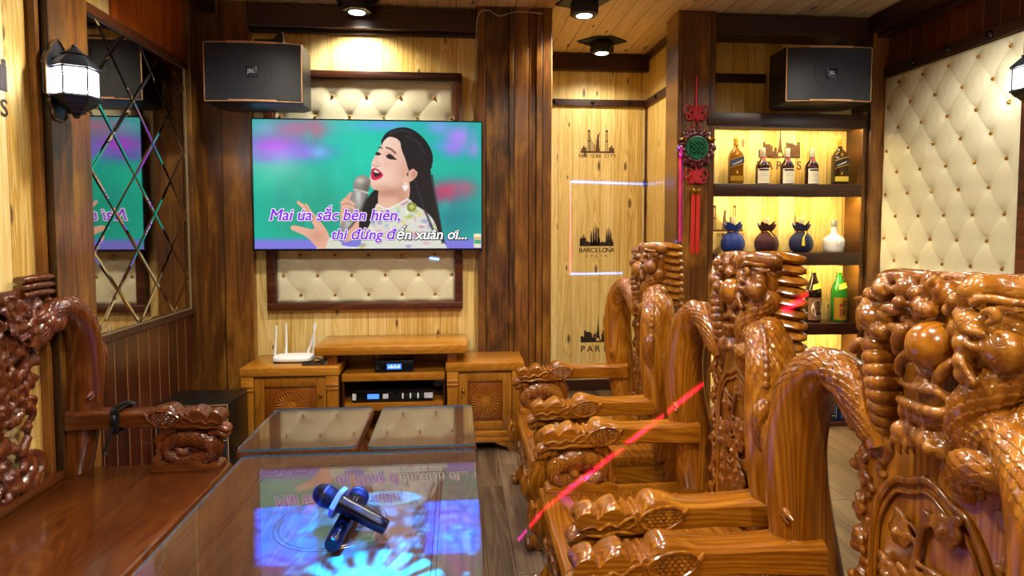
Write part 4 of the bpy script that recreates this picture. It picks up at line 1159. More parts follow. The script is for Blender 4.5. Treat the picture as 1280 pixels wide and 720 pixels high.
for x in (-.385, .385):
    b = MB(); b.box(x - .03, x + .03, .025, .09, 0, .066); b.build('riser_block', 'cab_door', t, bevel=.004)
    b = MB(); b.box(x - .03, x + .03, .30, .37, 0, .066); b.build('riser_block', 'cab_door', t, bevel=.004)
# router, cable, receiver, amplifier
t = thing('wifi_router', 'white router with four aerials on the left cabinet', 'router', (-1.09, 4.13, .60))
b = MB(); P = []
for k in range(28):
    a = 2 * PI * k / 28; P.append((.132 * abs(math.cos(a)) ** .6 * (1 if math.cos(a) > 0 else -1), .085 * abs(math.sin(a)) ** .6 * (1 if math.sin(a) > 0 else -1)))
loft(b, [([(x * .9, y * .9) for x, y in P], .004), (P, .012), (P, .026), ([(x * .96, y * .94) for x, y in P], .036), ([(x * .8, y * .75) for x, y in P], .040)]); b.build('router_body', 'white', t, smooth=50)
for x, y, tx, ty in ((-.118, -.02, .012, 0), (-.072, .075, .0, .01), (.075, .075, .055, .01), (.118, .05, .004, 0)):
    b = MB(); b.tube([(x, y, .03), (x, y, .055), (x + tx * .3, y + ty, .09), (x + tx, y + ty, .24)], [.010, .009, .0085, .0065], 8, flat=(1, .75)); b.build('aerial', 'white', t, smooth=60)
b = MB(); b.box(-.11, .11, -.08, .07, 0, .005); b.build('rubber_base', 'black', t)
b = MB()
b.tube(spline([(-.858, 3.995, .630), (-.872, 3.985, .610), (-.92, 3.978, .606), (-.98, 3.975, .606), (-1.0, 3.995, .606), (-.95, 4.03, .606), (-.91, 4.06, .606), (-.875, 4.062, .612), (-.860, 4.058, .630)], 50), .0055, 8)
b.tube(spline([(-.860, 4.062, .628), (-.88, 4.09, .606), (-.92, 4.13, .606), (-.953, 4.14, .614)], 20), .0045, 8)
tag(b.build('power_cable', 'black'), 'black looped cable lying on the cabinet beside the router', 'cable')
t = thing('power_adapter', 'small grey plug block under the raised shelf by the black cable', 'adapter', (-.858, 4.03, .60)); b = MB(); b.box(-.02, .02, -.022, .022, 0, .050); b.build('plug_body', flat('grey_plastic', '#9b9a92', .5), t, bevel=.004); b = MB(); b.cyl((.0, -.022, .03), (0, -.028, .03), .008); b.build('socket', 'black', t)
MT['blue_lcd'] = glow('blue_display', (.05, .18, 1.0), 2.2)
t = thing('wireless_receiver', 'black microphone receiver with blue display on the middle shelf', 'receiver', (-.42, 4.01, .535))
b = MB(); b.box(-.122, .122, .004, .17, .006, .078); b.build('case', 'black_gloss', t, bevel=.006)
b = MB(); b.box(-.124, .124, -.006, .006, .004, .080); f = b.build('front_panel', flat('receiver_front', '#121824', .3, .3), t, bevel=.004)
b = MB(); b.box(-.045, .048, -.0075, -.006, .024, .058); lc = b.build('display', 'blue_lcd', f, smooth=0)
b = MB()
for k, x in enumerate((-.035, -.022, -.01, .004, .018, .030)): b.box(x, x + .007, -.0082, -.0076, .031, .05 if k % 2 else .044)
b.build('display_digits', glow('lcd_digits', (.75, .9, 1), 1.5), lc, smooth=0)
b = MB(); b.cyl((-.106, -.006, .035), (-.106, -.012, .035), .013); b.build('knob', 'chrome', f)
for s in (-1, 1):
    b = MB(); b.tube([(s * .10 + .02, .13, .078), (s * .10 + .02, .12, .085), (.02 - s * .03, .10 + .012 * s, .122)], .0055, 8); b.build('aerial', 'black', t)
for x in (-.1, .1):
    for y in (.02, .15):
        b = MB(); b.cyl((x, y, 0), (x, y, .008), .009); b.build('foot', 'black', t)
t = thing('karaoke_amplifier', 'black rack amplifier with knobs and blue display on the lower shelf', 'amplifier', (-.43, 4.02, .335))
b = MB(); b.box(-.25, .25, .006, .27, .008, .076); b.build('case', 'black', t, bevel=.003)
b = MB(); b.box(-.265, .265, -.006, .006, .006, .078); f = b.build('front_panel', 'black_gloss', t, bevel=.003)
b = MB(); b.box(-.165, -.09, -.0072, -.006, .026, .058); b.build('display', 'blue_lcd', f, smooth=0)
b = MB(); b.box(-.262, -.238, -.0075, -.006, .02, .062); b.box(-.065, -.03, -.0075, -.006, .026, .058); b.box(.205, .262, -.0075, -.006, .024, .060); b.build('light_plates', flat('pale_plate', '#c8ccd0', .4), f, smooth=0)
for x in (.085, .135, .185):
    b = MB(); b.box(x - .025, x - .015, -.0075, -.006, .024, .06); b.build('scale_mark', 'white', f, smooth=0)
    b = MB(); b.cyl((x + .004, -.006, .042), (x + .004, -.022, .042), .016); b.build('knob', 'black', f, bevel=.002)
b = MB()
for k in range(6): b.box(-.02 + .014 * k, -.012 + .014 * k, -.009, -.006, .03, .054)
b.build('buttons', 'navy_metal', f, smooth=0)
for x in (-.22, .22):
    for y in (.03, .24):
        b = MB(); b.cyl((x, y, 0), (x, y, .010), .012); b.build('foot', 'black', t)
# thin white wire over the column, loose down its left edge
b = MB(); b.tube(spline([(.60, 4.283, 2.975), (.42, 4.284, 2.985), (.30, 4.293, 2.955), (.22, 4.292, 2.99), (.155, 4.292, 2.965), (.137, 4.30, 2.86), (.133, 4.385, 2.6), (.10, 4.39, 2.42), (.12, 4.39, 2.28), (.10, 4.39, 2.24)], 70), .003, 6)
tag(b.build('thin_wire', flat('grey_wire', '#c9c8c4', .5)), 'thin pale wire looped over the top of the stained column', 'wire')

# ================================================================== tables
gm = NT('thin_clear_glass'); nt = gm.t
tr = gm.n('BsdfTransparent', {0: (.93, .97, .96, 1)}); gs = gm.n('BsdfGlossy', {0: (1, 1, 1, 1), 'Roughness': .012}); gd = gm.n('NewGeometry'); ci = gm.mth('ABSOLUTE', gm.n('VectorMath', {0: gd.outputs['Normal'], 1: gd.outputs['Incoming']}, operation='DOT_PRODUCT').outputs['Value']); fr = gm.mth('MULTIPLY_ADD', gm.mth('POWER', gm.mth('SUBTRACT', 1.0, ci), 5.0), .94, .06)
mx = gm.n('MixShader', {0: fr, 1: tr.outputs[0], 2: gs.outputs[0]})
nt.links.new(mx.outputs[0], nt.nodes['Material Output'].inputs[0]); MT['glass'] = gm.m
em = NT('green_glass_edge'); em.set(Base_Color=srgb('#2f80b8'), Roughness=.15, Transmission_Weight=.5, Coat_Weight=.5); MT['glass_edge'] = em.m
def glass_top(par, w, d, z, r):
    b = MB(); P = rsq(w, d, r, 6); n = len(P)
    b.add([(x, y, z + .008) for x, y in P] + [(x * .999, y * .999, z) for x, y in P], [tuple(range(n)), tuple(range(2 * n - 1, n - 1, -1))] + [(i, n + i, n + (i + 1) % n, (i + 1) % n) for i in range(n)])
    b.mi = [0, 0] + [1] * n
    return b.build('glass_top', ['glass', 'glass_edge'], par, smooth=0)
def low_table(name, label, cat, cx, cy, w, d, zt, group=None, fret=False):
    t = thing(name, label, cat, (cx, cy, 0), 0, group)
    b = MB(); loft(b, [(rsq(w - .012, d - .012, .02), zt - .062), (rsq(w, d, .028), zt - .052), (rsq(w + .004, d + .004, .03), zt - .030), (rsq(w, d, .028), zt - .0085)]); b.build('tabletop', 'table_y', t, smooth=45)
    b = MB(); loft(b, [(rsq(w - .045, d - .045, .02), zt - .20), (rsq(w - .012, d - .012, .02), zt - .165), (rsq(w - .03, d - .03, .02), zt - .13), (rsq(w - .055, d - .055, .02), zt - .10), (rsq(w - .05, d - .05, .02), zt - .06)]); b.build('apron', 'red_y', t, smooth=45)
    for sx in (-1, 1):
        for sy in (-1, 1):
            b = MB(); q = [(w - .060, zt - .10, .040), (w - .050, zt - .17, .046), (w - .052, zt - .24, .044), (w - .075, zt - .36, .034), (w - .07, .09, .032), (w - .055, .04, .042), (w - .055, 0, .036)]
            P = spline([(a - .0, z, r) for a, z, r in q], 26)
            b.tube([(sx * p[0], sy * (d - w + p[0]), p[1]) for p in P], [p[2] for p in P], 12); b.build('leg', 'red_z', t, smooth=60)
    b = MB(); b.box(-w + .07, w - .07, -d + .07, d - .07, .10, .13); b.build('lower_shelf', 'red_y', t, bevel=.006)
    if fret:
        b = MB(); g = lambda pts: b.tube([(x, y, zt - .0087) for x, y in pts], .0022, 4)
        a, c = w - .13, d - .13
        for o in (0, .014):
            q = [(-a + o, -c + o), (a - o, -c + o), (a - o, c - o), (-a + o, c - o), (-a + o, -c + o)]; g(q)
        for sx in (-1, 1):
            for sy in (-1, 1):
                for k in range(3):
                    u = .03 + .026 * k
                    g([(sx * (a - u), sy * (c - .02)), (sx * (a - u), sy * (c - u)), (sx * (a - .02), sy * (c - u))])
                g([(sx * (a - .11), sy * (c - .02)), (sx * (a - .11), sy * (c - .05)), (sx * (a - .16), sy * (c - .05)), (sx * (a - .16), sy * (c - .02))])
        for r in (.17, .155): g([(r * math.cos(x), r * math.sin(x) + .12) for x in np.linspace(0, 2 * PI, 50)])
        b.build('carved_border', 'red_z', t)
    glass_top(t, w - .002, d - .002, zt - .008, .03)
    return t
low_table('tea_table', 'long rosewood tea table with glass top carrying two microphones', 'table', -.397, 1.78, .465, .70, .58, fret=True)
low_table('side_table', 'small square glass-topped rosewood table in front of the left cabinet', 'table', -.672, 2.83, .243, .285, .578, 'small glass-topped tables')
low_table('side_table', 'small square glass-topped rosewood table in front of the middle shelves', 'table', -.155, 2.815, .227, .285, .578, 'small glass-topped tables')

# ================================================================== microphones
MT['mic_mesh'] = NT('microphone_mesh').m
gm = NT('mesh_head'); w1 = gm.n('TexVoronoi', {'Vector': gm.n('TexCoord').outputs['Object'], 'Scale': 260.0}); gm.set(Base_Color=gm.mix(gm.step(w1.outputs[0], .2, .6), (.0006, .0006, .0007, 1), (.006, .006, .0065, 1)), Roughness=.4, Metallic=0.0, Normal=gm.n('Bump', {'Strength': .6, 'Distance': .002, 'Height': w1.outputs[0]}).outputs[0]); MT['mic_mesh'] = gm.m; gm.b.inputs['Specular IOR Level'].default_value = .12
MT['mic_handle'] = flat('mic_handle', '#010101', .22); MT['mic_handle'].node_tree.nodes['Principled BSDF'].inputs['Specular IOR Level'].default_value = .3
def mic(label, head, tail):
    h, q = Vector(head), Vector(tail); d = (q - h); L = d.length
    t = thing('microphone', label, 'microphone', tuple(h), 0, 'wireless microphones')
    t.rotation_euler = d.to_track_quat('Z', 'Y').to_euler()
    b = MB(); b.lathe([(.0005, -.034), (.014, -.032), (.024, -.024), (.031, -.008), (.033, .006), (.032, .022), (.027, .036)], n=28); b.build('mesh_head', 'mic_mesh', t, smooth=60)
    b = MB(); b.lathe([(.0325, -.002), (.0345, .0), (.0345, .007), (.0325, .009)], n=28); b.build('head_band', 'black', t, smooth=40)
    b = MB(); b.lathe([(.026, .034), (.0275, .044), (.0265, .056), (.025, .075), (.0235, L - .03), (.0215, L - .004), (.019, L), (.0005, L)], n=28); b.build('handle', 'mic_handle', t, smooth=40)
    b = MB(); b.box(-.006, .006, -.027, -.0235, .085, .11); b.build('switch', 'navy_metal', t, bevel=.001)
    return t
mm = mic('black wireless microphone lying on top, its head towards the long bench', (-.403, 1.835, .690), (-.214, 1.785, .606))
b = MB()
P = [(.047 * math.cos(2 * PI * k / 6 + a) * (1 if a == 0 else .9), .047 * math.sin(2 * PI * k / 6 + a) * (1 if a == 0 else .9)) for k in range(6) for a in (0, R(30))]
n = len(P); I = [(.027 * math.cos(2 * PI * k / n), .027 * math.sin(2 * PI * k / n)) for k in range(n)]
V = [(x, y, z) for z in (.040, .056) for x, y in P] + [(x, y, z) for z in (.040, .056) for x, y in I]
F = []
for k in range(n):
    j = (k + 1) % n; F += [(k, j, n + j, n + k), (2 * n + k, 3 * n + k, 3 * n + j, 2 * n + j), (k, 2 * n + k, 2 * n + j, j), (n + k, n + j, 3 * n + j, 3 * n + k)]
b.add(V, F); b.build('anti_roll_ring', flat('grey_rubber', '#62645c', .6), mm, bevel=.003)
mic('black wireless microphone lying flat underneath, its end pointing forward', (-.326, 1.985, .6145), (-.356, 1.70, .603))

# ================================================================== carved dragon furniture
# local frame: x runs from the seat's front edge back, y across, origin on the floor
def arm_profile():
    return [(.62, .705), (.50, .694), (.36, .690), (.30, .693), (.265, .704), (.24, .712), (.215, .716), (.196, .712), (.184, .700), (.178, .684), (.174, .678), (.168, .682), (.162, .690), (.156, .688), (.151, .678), (.146, .676), (.140, .686), (.133, .690), (.127, .682), (.123, .674),
            (.119, .682), (.112, .696), (.100, .703), (.085, .700), (.070, .690), (.058, .674), (.052, .662), (.048, .660), (.043, .676), (.034, .688), (.020, .690), (.004, .682), (-.010, .664), (-.016, .644), (-.010, .622), (.01, .610), (.06, .602), (.14, .598), (.20, .602), (.27, .612), (.40, .615), (.62, .612)]
def arm(par, y0, W):
    """armrest: plain beam behind, carved cloud rolls and a scaled collar in front"""
    prof = arm_profile(); n = 14
    b = MB(); V = []; F = []; k = len(prof)
    for i in range(n + 1):
        u = 2 * i / n - 1
        e = (1 - abs(u) ** 5)
        for (x, z) in prof:
            zc = .652
            w = .047 + .022 * max(0, (x - .42) / .2) ** 2 - .006 * (x < .05)
            side = .7 + .3 * e
            V.append((x + (-.006 * (1 - e) if x < .1 else 0), y0 + u * w, zc + (z - zc) * side))
    for i in range(n):
        for j in range(k):
            F.append((i * k + j, i * k + (j + 1) % k, (i + 1) * k + (j + 1) % k, (i + 1) * k + j))
    F += [tuple(range(k)), tuple(range(n * k + k - 1, n * k - 1, -1))]
    b.add(V, F)
    a = b.build('armrest', W['x'], par, smooth=38)
    for s in (-1, 1):                                    # side scrolls: cloud ripples and the scaled collar
        b = MB(); yy = y0 + s * .048
        for q in ([(.0, .632), (.03, .640), (.05, .630), (.075, .645), (.10, .637), (.125, .655), (.15, .662), (.152, .642), (.13, .630)], [(.01, .616), (.06, .612), (.10, .622), (.15, .614)]):
            P = spline([(x, z) for x, z in q], 40); b.tube([(x, yy - s * .001, z) for x, z in P], [.0052 * min(1, .3 + 1.4 * math.sin(PI * (i + 1) / 41)) for i in range(40)], 8)
        P = spline([(.30, .672), (.255, .690), (.20, .682), (.165, .655), (.19, .625), (.235, .620), (.285, .645), (.30, .672)], 40); b.tube([(x, yy, z) for x, z in P], .005, 6)
        b.tube([(.31, yy, .685), (.295, yy + s * .004, .672), (.29, yy, .655)], [.003, .009, .006], 8)
        for r_ in range(5):
            for c in range(7): 
                x, z = .188 + .016 * c + .008 * (r_ % 2), .635 + .010 * r_
                if ((x - .232) / .062) ** 2 + ((z - .655) / .028) ** 2 < 1: b.ell((x, yy - s * .001, z), (.0085, .004, .006), n=8, m=5)
        b.build('carved_scroll', W['s'], a)
    # drooping whiskers at the nose
    b = MB()
    for dz, x in ((.600, -.012), (.575, -.004)): b.tube(spline([(x + .05, y0, dz + .012), (x + .01, y0, dz + .008), (x - .012, y0, dz - .006), (x + .002, y0, dz - .022)], 14), [.02] * 10 + [.017, .014, .010, .006], 10, flat=(1.0, 1.9), up=(1, 0, 0))
    b.build('curled_whisker', W['c'], a)
    return a
def arm_support(par, y0, W):
    """coiled scaly dragon body between seat and arm"""
    b = MB()
    n = 240; P = []; Rr = []
    for k in range(n):
        a = 2 * PI * k / n
        P.append((.135 + .098 * math.cos(a), y0, .508 + .052 * math.sin(a))); Rr.append(.036 + .008 * math.cos(a - 2.4))
    def disp(i, j):
        q = i * .1667; c = j / 72 * 14; h = 0
        for m_ in (0, 1):
            u = (c + .5 * m_) % 1 - .5; f = ((q + m_) / 2 + .4 * (1 - 4 * u * u)) % 1; h = max(h, (1 - f))
        return .0055 * (h - .5)
    b.tube(P, Rr, 72, closed=True, disp=disp, up=(0, 1, 0))
    o = b.build('coiled_body', W['s'], par, smooth=70)
    b = MB()
    b.tube(spline([(.08, y0, .50, .010), (.11, y0 - .02, .53, .018), (.14, y0, .515, .016), (.165, y0 + .02, .495, .02), (.20, y0, .53, .012)], 24)[:, :3], .016, 10)
    b.ell((.115, y0 - .016, .495), (.022, .02, .02)); b.ell((.165, y0 - .016, .53), (.022, .02, .018))
    b.tube([(.02, y0, .60), (.03, y0, .57), (.06, y0, .545)], [.03, .028, .02], 10); b.tube([(.20, y0, .605), (.24, y0, .585), (.27, y0, .55), (.262, y0, .50), (.28, y0, .45)], [.03, .026, .02, .018, .024], 10)
    b.build('limbs', W['c'], o, remesh=.005, relax=3, smooth=180)
    b = MB()
    P = spline([(-.005, .418), (.0, .44), (.03, .452), (.055, .444), (.09, .458), (.13, .468), (.18, .462), (.215, .448), (.25, .456), (.285, .448), (.295, .418)], 50)
    b.prism([(x, z) for x, z in P] , y0 - .043, y0 + .043, 'y'); pb = b.build('plinth', W['x'], par, bevel=.004, smooth=40)
    return o
def post_path(s, y0, yin):
    """corner post: up, bulging forward, hooking inward; s = +1 far side, -1 near side"""
    d = y0 - s * .36
    Q = [(.655, s * .36, .41, .066), (.635, s * .363, .52, .066), (.605, s * .365, .68, .063), (.582, s * .362, .82, .060), (.575, s * .357, .95, .058), (.585, s * .335, 1.07, .057), (.608, s * .275, 1.142, .054), (.630, s * .205, 1.132, .051), (.640, s * .15, 1.075, .047), (.642, s * .115, 1.01, .038)]
    return [(x, y + d, z, r) for x, y, z, r in Q]
def post(par, s, y0, W):
    Q = post_path(s, y0, 0)
    P = spline(Q, 60)
    b = MB(); b.tube(P[:, :3], list(P[:, 3]), 24, up=(1, 0, 0), flat=(1.38, .92)); o = b.build('corner_post', W['z'], par, smooth=80)
    # scaled dragon skin riding the outer side of the hook
    c = []
    for i, (x, y, z, r) in enumerate(Q):
        if i < 4: continue
        t = Vector(np.array(Q[min(i + 1, 9)][:3]) - np.array(Q[i - 1][:3])).normalized()
        out = Vector((-1, s * .55, .5)); out = (out - t * out.dot(t)).normalized()
        c.append((x + out.x * .012, y + out.y * .012, z + out.z * .012, r * (.80 if i == 4 else .98)))
    b = MB(); scaled_tube(b, c, 230, 56, .0165, .0048, flat=(1.2, .92), up=(1, 0, 0)); b.build('scaled_neck', W['s'], o, smooth=70)
    b = MB()                                             # serrated ridge along the outer edge, swirl and trailing claw
    for i in range(26):
        f = .52 + .40 * i / 25; p = P[int(f * 59)]; q = P[min(59, int(f * 59) + 1)]
        t = Vector(q[:3] - p[:3]).normalized() if np.linalg.norm(q[:3] - p[:3]) > 0 else Vector((0, 0, 1))
        out = Vector((-.8, s * .9, .6)); out = (out - t * out.dot(t)).normalized()
        b.ell(Vector(p[:3]) + out * (p[3] + .006), (.014, .011, .014), n=8, m=6)
    p = P[42]
    for r_ in (.034, .018): b.tube([(p[0] - .055 - .004 * (r_ < .03), p[1] + s * .01 + r_ * math.cos(a), p[2] + .012 + r_ * math.sin(a)) for a in np.linspace(.4, 5.6, 20)], .007, 8)
    b.tube(spline([(p[0] - .05, p[1] - s * .02, p[2] - .02), (p[0] - .045, p[1] - s * .06, p[2] - .035), (p[0] - .02, p[1] - s * .11, p[2] - .10)], 16), [.010] * 12 + [.009, .008, .006, .004], 8)
    b.build('ridge_carving', W['c'], o, remesh=.0045, relax=2, smooth=180)
    b = MB(); yb = y0 + s * .018
    scaled_tube(b, [(.548, yb, 1.0, .018), (.530, yb + s * .01, .955, .028), (.528, yb + s * .012, .90, .026), (.545, yb + s * .008, .83, .020), (.560, yb, .77, .012)], 60, 30, .0145, .0048)
    for k in range(3): b.tube(spline([(.555, yb - s * .01 * k, .80 - .02 * k), (.534, yb - s * .02 * k, .775), (.530, yb - s * (.03 + .02 * k), .745 + .012 * k), (.532, yb - s * (.05 + .02 * k), .728 + .018 * k)], 14), [.010] * 9 + [.008, .007, .006, .004, .003], 8)
    b.build('trailing_claw', W['s'], o, smooth=60)
    return o
def floral(mb, x, y0, z0, z1, seed, w=.06):
    rr = random.Random(seed); n = 26
    st = spline([(x, y0 + .02, z0), (x - .004, y0 - .02, z0 + (z1 - z0) * .3), (x - .004, y0 + .025, z0 + (z1 - z0) * .6), (x, y0 - .005, z1)], 30)
    mb.tube(st, [.010] * 20 + [.008] * 10, 8)
    for k in range(n):
        p = st[int(29 * (k + .5) / n)]; s = 1 if (k // 2) % 2 else -1
        q = (x - .006, y0 + s * rr.uniform(.3, 1.0) * w, p[2] + rr.uniform(-.01, .03))
        mb.tube([p, ((p[0] + q[0]) / 2 - .004, (p[1] + q[1]) / 2, (p[2] + q[2]) / 2 + .01), q], [.006, .005, .004], 6)
        if k % 2 == 0:
            for a in range(6):
                mb.ell((q[0], q[1] + .017 * math.cos(a * PI / 3), q[2] + .017 * math.sin(a * PI / 3)), (.010, .017, .017), n=8, m=6)
            mb.ell((q[0] - .010, q[1], q[2]), .010)
        else:
            for a in (-.6, .5): mb.ell((q[0], q[1] + s * .012, q[2] + .014 * a), (.008, .024, .012), rot=(a * s, 0, 0), n=8, m=6)
def back_panel(par, W):
    SH = Matrix.Translation((0, -.035, .012))
    def outline(g):
        P = [(-.205 + g, .42 + g), (-.19 + g, .55), (-.195 + g, .75), (-.215 + g, .95), (-.20 + g, 1.06 - g), (.20 - g, 1.06 - g), (.215 - g, .95), (.195 - g, .75), (.19 - g, .55), (.205 - g, .42 + g)]
        return P
    b = MB(); b.M = SH; b.prism(outline(0), .625, .68, 'x'); o = b.build('back_panel', W['z'], par, bevel=.006, smooth=40)
    arch = [(-.135, .44), (-.15, .60), (-.155, .76), (-.145, .87), (-.10, .945), (-.05, .965), (0, .985), (.05, .965), (.10, .945), (.145, .87), (.155, .76), (.15, .60), (.135, .44)]
    P = spline(arch, 90)
    b = MB(); b.M = SH; b.tube([(.624, y, z) for y, z in P], .010, 10); b.tube([(.620, y * .90, .44 + (z - .44) * .955) for y, z in P], .0045, 8); b.build('arched_moulding', W['z'], o, smooth=80)
    b = MB(); b.M = SH; floral(b, .616, 0, .46, .93, 3, .085); floral(b, .619, .03, .46, .80, 11, .07); b.build('floral_carving', W['c'], o, remesh=.0042, relax=1, smooth=180)
    for s in (-1, 1):
        b = MB(); b.M = SH; rr = random.Random(8 + s)
        b.prism([(s * .19, .44), (s * .212, .44), (s * .212, 1.02), (s * .19, 1.02)], .636, .655, 'x')
        for k in range(30):
            z = .45 + .56 * k / 29; wv = .198 + .016 * math.sin(k * 1.3)
            b.ell((.64 + rr.uniform(-.008, .008), s * (wv + .012 * (k % 2)), z), (.022, .014 + rr.random() * .008, .016), n=10, m=6)
            b.ell((.622, s * (wv - .022), z + .006), (.010, .010, .010), n=8, m=6)
            if k % 4 == 0: b.tube([(.617, s * (wv - .008 + .013 * math.cos(a)), z + .013 * math.sin(a)) for a in np.linspace(0, 5, 12)], .0045, 6)
        b.build('cloud_edge', W['c'], o, remesh=.0045, relax=1, smooth=180)
    return o
def crest(par, W):
    b = MB()
    E = lambda c, r: b.ell(c, r, n=16, m=10)
    def T(L):
        P = spline(L, 6 * len(L)); b.tube(P[:, :3], [max(.002, r) for r in P[:, 3]], 12)
        for q in (L[0], L[-1]): b.ell(q[:3], q[3] * .98, n=12, m=8)
    E((0.610, 0.087, 1.365), (0.028, 0.028, 0.028))
    E((0.585, 0.069, 1.365), (0.016, 0.016, 0.016))
    E((0.630, 0.165, 1.346), (0.015, 0.015, 0.015))
    T([(0.630, 0.145, 1.343, 0.0151), (0.630, 0.179, 1.333, 0.0101), (0.630, 0.222, 1.329, 0.0025)])
    T([(0.610, 0.123, 1.354, 0.0063), (0.590, 0.076, 1.375, 0.0063), (0.585, 0.047, 1.374, 0.0063), (0.585, 0.045, 1.362, 0.0057), (0.585, 0.060, 1.356, 0.0050)])
    E((0.610, 0.021, 1.371), (0.025, 0.028, 0.028))
    E((0.580, -0.034, 1.369), (0.015, 0.015, 0.015))
    E((0.610, 0.111, 1.299), (0.038, 0.040, 0.034))
    E((0.575, 0.022, 1.330), (0.013, 0.028, 0.013))
    E((0.570, -0.005, 1.349), (0.013, 0.013, 0.013))
    E((0.600, 0.126, 1.322), (0.014, 0.014, 0.014))
    E((0.600, 0.138, 1.288), (0.016, 0.016, 0.016))
    E((0.600, 0.079, 1.276), (0.025, 0.030, 0.021))
    T([(0.580, 0.027, 1.294, 0.0101), (0.570, -0.014, 1.295, 0.0126), (0.575, 0.001, 1.272, 0.0139), (0.590, 0.020, 1.244, 0.0101)])
    T([(0.630, 0.194, 1.228, 0.0139), (0.630, 0.214, 1.212, 0.0151)])
    T([(0.600, 0.017, 1.310, 0.0088), (0.580, -0.036, 1.307, 0.0088), (0.580, -0.051, 1.298, 0.0063)])
    T([(0.600, 0.136, 1.333, 0.0088), (0.595, 0.144, 1.306, 0.0101), (0.600, 0.149, 1.273, 0.0088)])
    E((0.625, 0.153, 1.225), (0.009, 0.009, 0.009))
    E((0.625, 0.150, 1.209), (0.009, 0.009, 0.009))
    E((0.625, 0.147, 1.194), (0.009, 0.009, 0.009))
    E((0.625, 0.144, 1.179), (0.009, 0.009, 0.009))
    E((0.625, 0.141, 1.164), (0.009, 0.009, 0.009))
    E((0.625, 0.138, 1.149), (0.009, 0.009, 0.009))
    E((0.625, 0.134, 1.135), (0.009, 0.009, 0.009))
    E((0.625, 0.131, 1.120), (0.009, 0.009, 0.009))
    E((0.625, 0.128, 1.105), (0.009, 0.009, 0.009))
    E((0.610, -0.037, 1.376), (0.021, 0.018, 0.039))
    T([(0.580, -0.057, 1.360, 0.0057), (0.575, -0.069, 1.386, 0.0076), (0.580, -0.081, 1.403, 0.0057)])
    T([(0.580, -0.083, 1.361, 0.0050), (0.575, -0.096, 1.384, 0.0063), (0.590, -0.082, 1.401, 0.0044)])
    E((0.600, -0.090, 1.373), (0.026, 0.026, 0.026))
    E((0.580, -0.118, 1.349), (0.013, 0.013, 0.013))
    E((0.580, -0.130, 1.366), (0.015, 0.015, 0.015))
    T([(0.590, -0.025, 1.347, 0.0139), (0.570, -0.074, 1.343, 0.0164), (0.580, -0.088, 1.339, 0.0076)])
    E((0.580, -0.049, 1.334), (0.015, 0.016, 0.015))
    T([(0.630, -0.022, 1.401, 0.0113), (0.640, -0.092, 1.402, 0.0113), (0.650, -0.147, 1.396, 0.0101)])
    T([(0.630, -0.051, 1.385, 0.0088), (0.630, -0.110, 1.389, 0.0088)])
    T([(0.680, 0.015, 1.389, 0.0164), (0.690, -0.075, 1.397, 0.0164), (0.700, -0.158, 1.394, 0.0164)])
    T([(0.680, 0.182, 1.384, 0.0139), (0.680, 0.110, 1.390, 0.0164), (0.680, 0.046, 1.394, 0.0139)])
    T([(0.620, 0.111, 1.387, 0.0126), (0.610, 0.038, 1.394, 0.0139), (0.620, -0.006, 1.396, 0.0113)])
    T([(0.570, -0.168, 1.374, 0.0189), (0.570, -0.181, 1.392, 0.0227), (0.600, -0.194, 1.394, 0.0252), (0.620, -0.226, 1.391, 0.0277), (0.630, -0.255, 1.391, 0.0252)])
    T([(0.555, -0.193, 1.370, 0.0063), (0.555, -0.220, 1.382, 0.0076), (0.570, -0.247, 1.379, 0.0076), (0.590, -0.266, 1.378, 0.0063)])
    T([(0.580, -0.216, 1.363, 0.0076), (0.590, -0.248, 1.358, 0.0088), (0.600, -0.276, 1.362, 0.0063)])
    T([(0.550, -0.221, 1.359, 0.0063), (0.545, -0.243, 1.365, 0.0076), (0.545, -0.251, 1.354, 0.0076), (0.545, -0.238, 1.345, 0.0063)])
    E((0.570, -0.214, 1.351), (0.014, 0.014, 0.014))
    E((0.570, -0.184, 1.335), (0.028, 0.035, 0.025))
    E((0.570, -0.160, 1.345), (0.018, 0.018, 0.018))
    E((0.575, -0.138, 1.318), (0.014, 0.014, 0.019))
    T([(0.560, -0.160, 1.325, 0.0063), (0.545, -0.206, 1.326, 0.0076), (0.550, -0.223, 1.324, 0.0063)])
    E((0.570, -0.174, 1.298), (0.025, 0.028, 0.025))
    E((0.580, -0.230, 1.300), (0.034, 0.042, 0.037))
    E((0.560, -0.175, 1.269), (0.018, 0.018, 0.018))
    E((0.565, -0.175, 1.247), (0.019, 0.019, 0.019))
    E((0.580, -0.184, 1.239), (0.019, 0.025, 0.016))
    E((0.600, -0.172, 1.267), (0.028, 0.029, 0.032))
    E((0.600, -0.218, 1.339), (0.032, 0.038, 0.028))
    T([(0.630, -0.207, 1.366, 0.0252), (0.630, -0.219, 1.329, 0.0315), (0.630, -0.216, 1.281, 0.0315)])
    T([(0.560, -0.170, 1.307, 0.0063), (0.545, -0.208, 1.301, 0.0076), (0.555, -0.219, 1.301, 0.0063)])
    T([(0.560, -0.162, 1.270, 0.0057), (0.545, -0.189, 1.268, 0.0050), (0.560, -0.163, 1.253, 0.0038)])
    T([(0.560, -0.169, 1.263, 0.0057), (0.545, -0.195, 1.261, 0.0050), (0.560, -0.170, 1.247, 0.0038)])
    T([(0.560, -0.175, 1.255, 0.0057), (0.545, -0.201, 1.255, 0.0050), (0.560, -0.176, 1.240, 0.0038)])
    T([(0.560, -0.182, 1.248, 0.0057), (0.545, -0.207, 1.249, 0.0050), (0.560, -0.182, 1.234, 0.0038)])
    T([(0.560, -0.188, 1.240, 0.0057), (0.545, -0.213, 1.242, 0.0050), (0.560, -0.188, 1.228, 0.0038)])
